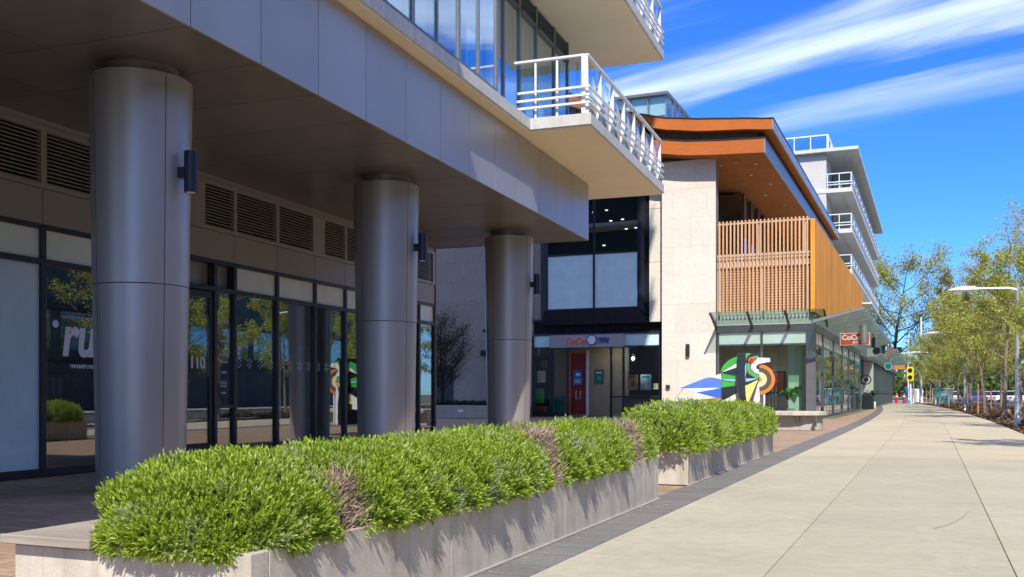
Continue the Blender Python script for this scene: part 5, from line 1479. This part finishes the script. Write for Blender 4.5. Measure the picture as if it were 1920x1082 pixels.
# ================================================================== TREES
def gen_tree(seed, H, trunk_h, cr, r0, nb, leaf_n, leaf, lean=(0, 0), upright=.75, bare_top=0.0, clump=.45, n2=7):
    r = random.Random(seed); nr_ = np.random.default_rng(seed)
    wood_ = MB(); tips = []
    def bez(p, d, ln, n, wob, lift):
        pts = [Vector(p)]; d = Vector(d).normalized()
        for k in range(n):
            d = (d + Vector((r.gauss(0, wob), r.gauss(0, wob), r.gauss(0, wob) + lift))).normalized()
            pts.append(pts[-1] + d * ln / n)
        return pts
    tr = bez((0, 0, 0), (lean[0], lean[1], 1), H * .95, 9, .05, .12)
    wood_.path(tr, [max(.012, r0 * (1 - .93 * (k / 9) ** .85)) for k in range(10)], 8)
    def at(f):
        x = f * 9; i = min(int(x), 8); return tr[i].lerp(tr[i + 1], x - i)
    for b in range(nb):
        f = (trunk_h / H) + (1 - trunk_h / H) * (b + r.random() * .6) / nb * .97
        p = at(f); th = b * 2.399 + r.uniform(-.4, .4)
        ln = cr * (1.25 - .8 * abs((f - trunk_h / H) / (1 - trunk_h / H) - .25)) * r.uniform(.8, 1.15)
        d = Vector((math.cos(th), math.sin(th), upright + r.uniform(-.2, .3)))
        br = bez(p, d, ln, 5, .12, .06)
        rb = r0 * .36 * (1 - f * .6)
        wood_.path(br, [max(.006, rb * (1 - .85 * k / 5)) for k in range(6)], 5)
        tips.append((br[-1], f))
        for s in range(n2):
            g = r.uniform(.25, 1.0); x = g * 5; i = min(int(x), 4); q = br[i].lerp(br[i + 1], x - i)
            d2 = (br[i + 1] - br[i]).normalized() + Vector((r.gauss(0, .7), r.gauss(0, .7), r.gauss(.15, .5)))
            tw = bez(q, d2, ln * r.uniform(.22, .42), 3, .2, .08)
            wood_.path(tw, [max(.004, rb * .30), max(.004, rb * .22), .004, .0025], 4)
            tips += [(tw[3], f), (tw[2], f), (tw[1].lerp(tw[2], .5), f)]
    tp = np.array([[*t[0]] for t in tips]); tf = np.array([t[1] for t in tips])
    w = np.where(tf > 1 - bare_top, .12, 1.0); w /= w.sum()
    idx = nr_.choice(len(tp), leaf_n, p=w)
    c = tp[idx] + nr_.normal(size=(leaf_n, 3)) * clump * .5
    d1 = nr_.normal(size=(leaf_n, 3)); d1 /= np.linalg.norm(d1, axis=1)[:, None]
    d2 = np.cross(d1, nr_.normal(size=(leaf_n, 3))); d2 /= np.linalg.norm(d2, axis=1)[:, None]
    s = (leaf * (.6 + .8 * nr_.random(leaf_n)))[:, None]
    return wood_, np.stack([c - d1 * s, c - d2 * s * .55, c + d1 * s, c + d2 * s * .55], 1)
def make_tree(name, label, cat, group, wood_mat, leaf_mat, **k):
    t = thing(name, label, cat, (0, 0, 0), group)
    w, lv = gen_tree(**k)
    w.build('trunk', wood_mat, t, smooth=True, org=Vector((0, 0, 0)), recalc=False)
    quads('crown', lv, leaf_mat, t)
    return t
GT = 'young street trees along the walk'
protos = [make_tree('street_tree', '', 'tree', GT, 'bark_grey', 'spring_leaf', seed=21, H=9.2, trunk_h=2.3, cr=2.4, r0=.115, nb=20, leaf_n=15000, leaf=.056, clump=.26, bare_top=.18, n2=9),
          make_tree('street_tree', '', 'tree', GT, 'bark_grey', 'olive_leaf', seed=33, H=8.6, trunk_h=2.1, cr=2.5, r0=.11, nb=19, leaf_n=15000, leaf=.056, clump=.26, bare_top=.12, n2=9),
          make_tree('street_tree', '', 'tree', GT, 'bark_grey', 'spring_leaf', seed=47, H=10.4, trunk_h=2.4, cr=2.2, r0=.12, nb=22, leaf_n=9000, leaf=.056, clump=.26, bare_top=.42, n2=10)]
rowA = [(21.5, 0), (36.5, 2), (50.6, 0), (61.8, 1), (72.8, 0), (84.5, 1), (96, 1), (108, 2), (121, 1), (136, 0)]
rowB = [(34, 1), (46, 0), (57.5, 2), (70, 1), (82, 0), (95, 2), (109, 1), (124, 0), (140, 1)]
used = [False] * 3
ordw = ['nearest', 'second', 'third', 'fourth', 'fifth', 'sixth', 'seventh', 'eighth', 'ninth', 'farthest']
def put(proto, loc, rz, label, sc):
    if not used[proto]:
        used[proto] = True; o = protos[proto]; o.location = loc; o.rotation_euler = (0, 0, rz); o.scale = (sc,) * 3; o['label'] = label; return o
    return dup(protos[proto], loc, rz, label, GT, sc)
tr_rng = random.Random(5)
for i, (a, p) in enumerate(rowA):
    put(p, S.P(a, (3.25 if i > 1 else 3.65) + bend(a), -.03), tr_rng.uniform(0, 6.28), f'{ordw[i]} slender street tree in the mulch strip beside the walk', tr_rng.uniform(.84, .98) if i > 1 else .76)
for i, (a, p) in enumerate(rowB):
    put(p, S.P(a, 5.95 + bend(a), -.03), tr_rng.uniform(0, 6.28), f'{ordw[i]} slender street tree in the second row by the kerb', tr_rng.uniform(.8, .95))
for i, a in enumerate((62.4, 121.8)):
    c = S.P(a, 3.25 + bend(a))
    st = thing('tree_stake', ['pair of brown tree stakes tied to the fourth street tree', 'pair of brown tree stakes far along the planting strip'][i], 'stake', c, 'tree stakes')
    for d in (-.33, .33):
        q = S.P(a - .3, 3.25 + bend(a) + d)
        MB().tube(q, q + Vector((0, 0, 1.75)), .055, .05, 8).build('stake', 'stake_wood', st)
    MB().tube(S.P(a - .3, 2.92 + bend(a), 1.5), S.P(a - .3, 3.58 + bend(a), 1.5), .025).build('tie', 'black_metal', st)
# large old tree past the white block
big = make_tree('broad_tree', 'large spreading tree rising behind the far end of the white block', 'tree', None, 'bark_dark', 'olive_leaf', seed=70, H=19, trunk_h=6.5, cr=8.5, r0=.42, nb=16, leaf_n=17000, leaf=.14, lean=(.12, 0), upright=.5, clump=.9, n2=13)
big.location = S.P(150, -5.5, -.03)
tall = make_tree('bare_tree', 'tall almost leafless tree behind the street trees', 'tree', None, 'bark_grey', 'olive_leaf', seed=81, H=19, trunk_h=5, cr=5.5, r0=.26, nb=26, leaf_n=2600, leaf=.11, upright=1.5, clump=.8, n2=12)
tall.location = S.P(118, 11.0, -.03)
t2 = dup(tall, S.P(150, 5, -.03), 2.1, 'second tall bare tree further down the street', None, .95)
t3 = dup(tall, S.P(92, 13.5, -.03), 4.0, 'tall bare tree across the road at the right edge', None, .9)
# bare courtyard shrub tree
ct = make_tree('courtyard_tree', 'small dark bare branching tree against the shaded courtyard wall', 'tree', None, 'bark_dark', 'dark_leaf', seed=91, H=3.9, trunk_h=.7, cr=1.75, r0=.10, nb=46, leaf_n=9000, leaf=.03, upright=.75, clump=.35, n2=24)
ct.location = S.P(43.5, S.b_at(829, 43.5), .5)
# far-off wood closing the street
n = 26000
rw = np.random.default_rng(8)
ccx = rw.random((90, 3)); ca_ = 190 + ccx[:, 0] * 110; cbb = -60 + ccx[:, 1] * 110; chh = 4 + ccx[:, 2] * 7
ii = rw.integers(0, 90, n)
dv = rw.normal(size=(n, 3)); dv /= np.linalg.norm(dv, axis=1)[:, None]; dv *= (rw.random((n, 1)) ** .4)
la = ca_[ii] + dv[:, 0] * 5; lb = cbb[ii] + dv[:, 1] * 5; lz = chh[ii] * (.55 + .48 * dv[:, 2])
cc = np.stack([S.u.x * la + S.n.x * lb, S.u.y * la + S.n.y * lb, lz], 1)
d1 = rw.normal(size=(n, 3)); d1 /= np.linalg.norm(d1, axis=1)[:, None]; d2 = np.cross(d1, rw.normal(size=(n, 3))); d2 /= np.linalg.norm(d2, axis=1)[:, None]
struct(tag(quads('far_wood', np.stack([cc - d1 * .5, cc - d2 * .35, cc + d1 * .5, cc + d2 * .35], 1), 'far_leaf'), 'far mass of green trees closing the end of the street', 'trees'), 'stuff')
# low brown shrubs in the planting strips
n = 9000
la = 40 + rw.random(n) ** 1.2 * 70; lb = np.where(rw.random(n) < .5, 3.6 + rw.normal(size=n) * .25, 5.9 + rw.normal(size=n) * .25) - np.where(la > 30, .0004 * (la - 30) ** 2, 0)
cl_ = .5 + .5 * np.sin(la * 1.7) * np.sin(la * .61 + 1)
lz = rw.random(n) * .38 * cl_
cc = np.stack([S.u.x * la + S.n.x * lb, S.u.y * la + S.n.y * lb, lz], 1)
d1 = rw.normal(size=(n, 3)) * .06; d2 = rw.normal(size=(n, 3)) * .035
struct(tag(quads('low_shrubbery', np.stack([cc - d1, cc - d2, cc + d1, cc + d2], 1), 'mulch'), 'low brown ground cover between the street trees', 'ground cover'), 'stuff')

# ================================================================== STREET FURNITURE
def lamp_proto():
    t = thing('street_lamp', 'x', 'street lamp', (0, 0, 0), 'street lamps along the walk')
    MB().lathe([(.16, 0), (.16, .04), (.11, .10), (.105, .9), (.10, .92), (.095, 1.0), (.055, 5.15), (.001, 5.2)], (0, 0, 0), 14).build('pole', 'galvanised', t, smooth=True, org=Vector((0, 0, 0)))
    MB().path([(0, 0, 5.0), (-.3, 0, 5.08), (-1.2, 0, 5.10), (-1.45, 0, 5.09)], [.055, .05, .045, .045], 8).build('arm', 'galvanised', t, smooth=True, org=Vector((0, 0, 0)))
    h = MB()
    pr = [(-1.30, .06, .06), (-1.45, .12, .13), (-1.8, .18, .15), (-2.12, .15, .09), (-2.32, .04, .03)]
    m = 10
    for x, w, hgt in pr:
        for k in range(m):
            th = 2 * math.pi * k / m; h.v.append(Vector((x, w * math.cos(th), 5.08 + (hgt if math.sin(th) > 0 else hgt * .45) * math.sin(th))))
    for q in range(len(pr) - 1):
        for k in range(m):
            j = (k + 1) % m; h.f.append((q * m + k, q * m + j, (q + 1) * m + j, (q + 1) * m + k))
    h.f += [tuple(range(m)), tuple(range((len(pr) - 1) * m, len(pr) * m))]
    h.build('lamp_head', 'white_paint', t, smooth=True, org=Vector((0, 0, 0)))
    return t
lp = lamp_proto()
for i, (a, lab) in enumerate(((40.4, 'nearest grey street lamp at the right edge of the picture'), (74.8, 'second grey street lamp with white arm among the trees'), (109, 'third street lamp far down the walk'), (143, 'farthest street lamp at the end of the walk'))):
    loc = S.P(a, 2.98 + bend(a), -.03)
    if i == 0: lp.location = loc; lp.rotation_euler = (0, 0, R(-23.1)); lp['label'] = lab
    else: dup(lp, loc, R(-23.1), lab, None, 1.07)
def pole_at(name, lab, cat, px, Y, top, r=.09, mat='white_paint', base=None):
    X = (px - 960) / FPX * Y
    t = thing(name, lab, cat, (X, Y, -.04))
    MB().lathe([(r * 1.6, 0), (r * 1.6, .5), (r, .55), (r * .7, top), (.001, top)], t.location, 10).build('pole', mat, t, smooth=True)
    return t
def fb_(loc): return Fr(loc.x, loc.y, 23.1)
sgp = pole_at('pedestrian_signal', 'yellow pedestrian signal head on a white pole at the far crossing', 'signal', 1707, 120, 4.4, .13)
f_ = fb_(sgp.location)
bx(f_, 'signal_head', 'signal_yellow', sgp, -.45, -.15, -.40, .36, 2.75, 4.45, bevel=.03)
for z, q in ((4.05, 'a'), (3.2, 'b')):
    MB().lathe([(.001, 0), (.25, 0), (.25, .06), (.001, .06)], (0, 0, 0), 16)
    disc(f_, f_.P(-.46, -.02, z), 0, .26, .05, 16).build('lens', 'black_metal', sgp)
tp_ = pole_at('traffic_pole', 'tall white traffic signal pole beyond the pedestrian signal', 'pole', 1727, 132, 11.5, .16)
f_ = fb_(tp_.location)
MB().tube(f_.P(0, 0, 6.4), f_.P(0, -4.2, 6.9), .09, .06).build('mast_arm', 'white_paint', tp_)
bx(f_, 'signal_head', 'black_metal', tp_, -.5, -.2, -3.1, -2.5, 6.3, 7.5)
MB().tube(f_.P(0, 0, 8.2), f_.P(0, 1.8, 8.5), .06, .05).build('lamp_arm', 'white_paint', tp_)
pole_at('lamp_post', 'slim white lamp post beside the traffic signal pole', 'lamp post', 1703, 138, 10.2, .11)
for i, (px, Y) in enumerate(((1681, 122), (1695, 124))):
    t = thing('bollard', ['left red bollard at the end of the walk', 'right red bollard at the end of the walk'][i], 'bollard', ((px - 960) / FPX * Y, Y, 0), 'red bollards')
    MB().lathe([(.17, 0), (.17, 1.15), (.12, 1.25), (.001, 1.28)], t.location, 14).build('post', 'bollard_red', t, smooth=True)
    MB().lathe([(.175, .8), (.175, .95)], t.location, 14).build('band', 'sign_white', t)
bp = thing('blue_post', 'blue column with dark top beside the red bollards', 'post', ((1699 - 960) / FPX * 130, 130, 0))
MB().lathe([(.26, 0), (.26, 1.9), (.22, 2.05), (.001, 2.1)], bp.location, 14).build('column', 'post_blue', bp, smooth=True)
MB().lathe([(.2, 2.1), (.2, 2.7), (.001, 2.75)], bp.location, 12).build('cap', 'bollard_red', bp, smooth=True)
ut = thing('utility_cabinet', 'white utility cabinet at the end of the walk', 'cabinet', ((1719 - 960) / FPX * 140, 140, 0))
f_ = fb_(ut.location)
bx(f_, 'cabinet', 'white_paint', ut, -.5, .5, -.8, .8, 0, 1.9, bevel=.02)
bx(f_, 'door', 'sign_grey', ut, -.52, -.502, -.7, .0, .1, 1.8)
ks = thing('kiosk', 'teal kiosk among the trees beside the far walk', 'kiosk', ((1768 - 960) / FPX * 118, 118, 0))
f_ = fb_(ks.location)
bx(f_, 'body', 'kiosk_teal', ks, -.8, .8, -1.1, 1.1, 0, 1.75)
bx(f_, 'roof', 'white_paint', ks, -.9, .9, -1.2, 1.2, 1.752, 1.85)
bx(f_, 'hatch', 'poster_pale', ks, -.83, -.802, -.1, .9, .6, 1.5)
# litter bin and potted plants by the shops
bn_ = thing('litter_bin', 'dark grey litter bin with pale curved top outside the shops', 'bin', S.P(80.5, -4.45))
f_ = fb_(bn_.location)
MB().prism([f_.P(-.35, -.45, 0), f_.P(-.35, .45, 0), f_.P(-.35, .40, .9), f_.P(-.35, .1, 1.25), f_.P(-.35, -.3, 1.3), f_.P(-.35, -.42, 1.1)], f_.u * .7).build('body', 'dark_frame', bn_, bevel=.03)
MB().prism([f_.P(-.36, -.43, 1.12), f_.P(-.36, -.30, 1.31), f_.P(-.36, .1, 1.26), f_.P(-.36, .12, 1.31), f_.P(-.36, -.31, 1.37), f_.P(-.36, -.48, 1.14)], f_.u * .72).build('lid', 'galvanised', bn_)
def potted(loc, lab, s, pot_mat, leaf_mat, seed, nlv, big_=.2):
    t = thing('potted_plant', lab, 'plant', loc)
    r_ = random.Random(seed)
    MB().lathe([(.001, 0), (.22 * s, 0), (.28 * s, .5 * s), (.26 * s, .5 * s), (.25 * s, .45 * s), (.001, .45 * s)], t.location, 16).build('pot', pot_mat, t, smooth=True)
    for k in range(nlv):
        th = k * 2.4; c = Vector(loc) + Vector((0, 0, .45 * s)); out = Vector((math.cos(th), math.sin(th), 0))
        L_ = s * r_.uniform(.6, 1.1); p1 = c + out * .12 * L_ + UP * .6 * L_; p2 = c + out * .42 * L_ + UP * .95 * L_; p3 = c + out * .75 * L_ + UP * .75 * L_
        sd = Vector((-out.y, out.x, 0)) * big_ * s
        m = MB(); m.v = [c, p1 - sd * .5, p1 + sd * .5, p2 - sd, p2 + sd, p3]
        m.f = [(0, 2, 1), (1, 2, 4, 3), (3, 4, 5)]
        o = m.build('leaf', leaf_mat, t, recalc=False)
    return t
potted(S.P(A2 + 1.4, S.b_at(1484, A2 + 1.4), .01), 'leafy green plant in a grey pot inside the corner shop', 1.0, 'bench_concrete', 'house_leaf', 3, 11)
potted(S.P(86, S.b_at(1636, 86), 0), 'small plant with pale flowers in a white pot by the recess', 1.05, 'white_paint', 'dark_leaf', 6, 12, .12)
# cars
def car(name, lab, mat, loc, rz):
    t = thing(name, lab, 'car', loc, 'cars parked along the street')
    M = Matrix.Translation(loc) @ Matrix.Rotation(rz, 4, 'Z')
    def W(p): return M @ Vector(p)
    prof = [(-2.2, .35), (-2.22, .85), (-1.9, 1.0), (-1.75, 1.02), (1.0, 1.0), (1.9, .88), (2.2, .7), (2.2, .35)]
    MB().prism([W((x, -.88, z)) for x, z in prof], W((0, 1.76, 0)) - W((0, 0, 0))).build('body', mat, t, bevel=.05)
    cab = [(-1.95, 1.0), (-1.55, 1.52), (.1, 1.58), (.95, 1.02)]
    MB().hexa([W((-1.95, -.80, 1.0)), W((1.0, -.80, 1.0)), W((1.0, .80, 1.0)), W((-1.95, .80, 1.0)), W((-1.5, -.66, 1.56)), W((.1, -.66, 1.56)), W((.1, .66, 1.56)), W((-1.5, .66, 1.56))]).build('windows', 'paint_black', t, bevel=.03)
    MB().hexa([W((-1.5, -.66, 1.562)), W((.1, -.66, 1.562)), W((.1, .66, 1.562)), W((-1.5, .66, 1.562)), W((-1.4, -.6, 1.62)), W((0, -.6, 1.62)), W((0, .6, 1.62)), W((-1.4, .6, 1.62))]).build('roof', mat, t)
    for x in (-1.35, 1.35):
        for y in (-.9, .9):
            MB().tube(W((x, y - .1, .33)), W((x, y + .1, .33)), .33, None, 14).build('wheel', 'tyre', t)
    for y in (-.62, .62):
        MB().box(Fr(0, 0, 0), 0, 0, 0, 0, 0, 0)
        MB().hexa([W((-2.25, y - .16, .72)), W((-2.2, y - .16, .72)), W((-2.2, y + .16, .72)), W((-2.25, y + .16, .72)), W((-2.25, y - .16, .86)), W((-2.2, y - .16, .86)), W((-2.2, y + .16, .86)), W((-2.25, y + .16, .86))]).build('tail_light', 'paint_red', t)
    return t
for i, (px, Y, mat, lab, rz) in enumerate(((1909, 128, 'white_paint', 'white parked car at the right edge beyond the road', 25), (1881, 136, 'white_paint', 'white parked car left of the rightmost car', 20), (1866, 150, 'white_paint', 'distant white car behind the thin tree trunks', 12),
                                           (1834, 130, 'sign_blue', 'blue parked car between the tree trunks', 60), (1788, 150, 'white_paint', 'white car near the far end of the street', 66), (1893, 165, 'steel_grey', 'grey car behind the white parked cars', 15))):
    car('parked_car', lab, mat, Vector(((px - 960) / FPX * Y, Y, -.04)), R(rz))
# red post with white cap by the second path
rp = thing('marker_post', 'short dark red marker post with white top in the kerb bed', 'post', S.P(72, 5.9 + bend(72), -.03))
MB().lathe([(.16, 0), (.13, .75), (.001, .76)], rp.location, 10).build('post', 'bollard_red', rp)
MB().lathe([(.2, .76), (.22, .9), (.001, .98)], rp.location, 10).build('cap', 'white_paint', rp)

# ================================================================== ACROSS THE ROAD
ac = thing('glass_office', 'dark teal glass block across the road, seen only in reflections', 'building', S.P(20, 34))
bx(S, 'body', 'far_teal', ac, -45, 104, 30, 48, 0, 17)
for z in (3.6, 7.2, 10.8, 14.4):
    bx(S, 'floor_band', 'dark_frame', ac, -45.2, 104.2, 29.8, 29.99, z, z + .6)
for k in range(29):
    bx(S, 'window', 'upper_glass', ac, -44 + k * 5, -40 + k * 5, 29.9, 29.99, 4.3, 7.1)
bt = thing('brick_tower', 'distant brown block with an orange panel behind the street trees', 'building', S.P(215, 30))
f_ = Fr((1893 - 960) / FPX * 240, 240, 23)
bt.location = f_.o
bx(f_, 'wall', 'far_brown', bt, 0, 8, -2.6, 2.6, 0, 27.5)
bx(f_, 'panel', 'far_orange', bt, -.1, -.01, -.6, 1.4, 17, 24)
bx(f_, 'roof', 'dark_frame', bt, -.2, 8.2, -2.8, 2.8, 27.52, 28)
for z in (3, 7, 11, 15, 19, 23):
    bx(f_, 'window', 'shop_glass', bt, -.06, -.01, -2.2, -1.2, z, z + 2)

# ================================================================== WEAR ON THE WALK
arc = [(1752, 991), (1772, 986), (1792, 978), (1806, 969), (1816, 959)]
pts = []
for px, py in arc:
    Y = FPX * CAM_H / (py - 739); pts.append(Vector(((px - 960) / FPX * Y, Y, .0035)))
m = MB()
for i in range(len(pts) - 1):
    dd = (pts[i + 1] - pts[i]).normalized(); sd_ = Vector((-dd.y, dd.x, 0)) * .007
    m.poly([pts[i] - sd_, pts[i + 1] - sd_, pts[i + 1] + sd_, pts[i] + sd_])
m.build('tyre_mark', 'scuff', walk, recalc=False)
n = 420
la = 4 + rw.random(n) ** 1.4 * 45; lb = -2.3 + rw.random(n) ** .8 * 4.6
cc = np.stack([S.u.x * la + S.n.x * lb, S.u.y * la + S.n.y * lb, np.full(n, .006)], 1)
th = rw.random(n) * 6.28; l_ = (.006 + .016 * rw.random(n) ** 3)[:, None]
d1 = np.stack([np.cos(th), np.sin(th), np.zeros(n)], 1) * l_; d2 = np.stack([-np.sin(th), np.cos(th), rw.random(n) * .3], 1) * l_ * .5
n2_ = 700
la = 4.2 + rw.random(n2_) * 16; lb = -2.72 + np.abs(rw.normal(size=n2_)) * .10
cc2 = np.stack([S.u.x * la + S.n.x * lb, S.u.y * la + S.n.y * lb, np.full(n2_, .006)], 1)
th = rw.random(n2_) * 6.28; l_ = (.005 + .012 * rw.random(n2_) ** 2)[:, None]
e1_ = np.stack([np.cos(th), np.sin(th), np.zeros(n2_)], 1) * l_; e2_ = np.stack([-np.sin(th), np.cos(th), rw.random(n2_) * .4], 1) * l_ * .4
struct(quads('fallen_bits', np.concatenate([np.stack([cc - d1, cc - d2, cc + d1, cc + d2], 1), np.stack([cc2 - e1_, cc2 - e2_, cc2 + e1_, cc2 + e2_], 1)]), 'dry_leaf', walk), 'stuff')
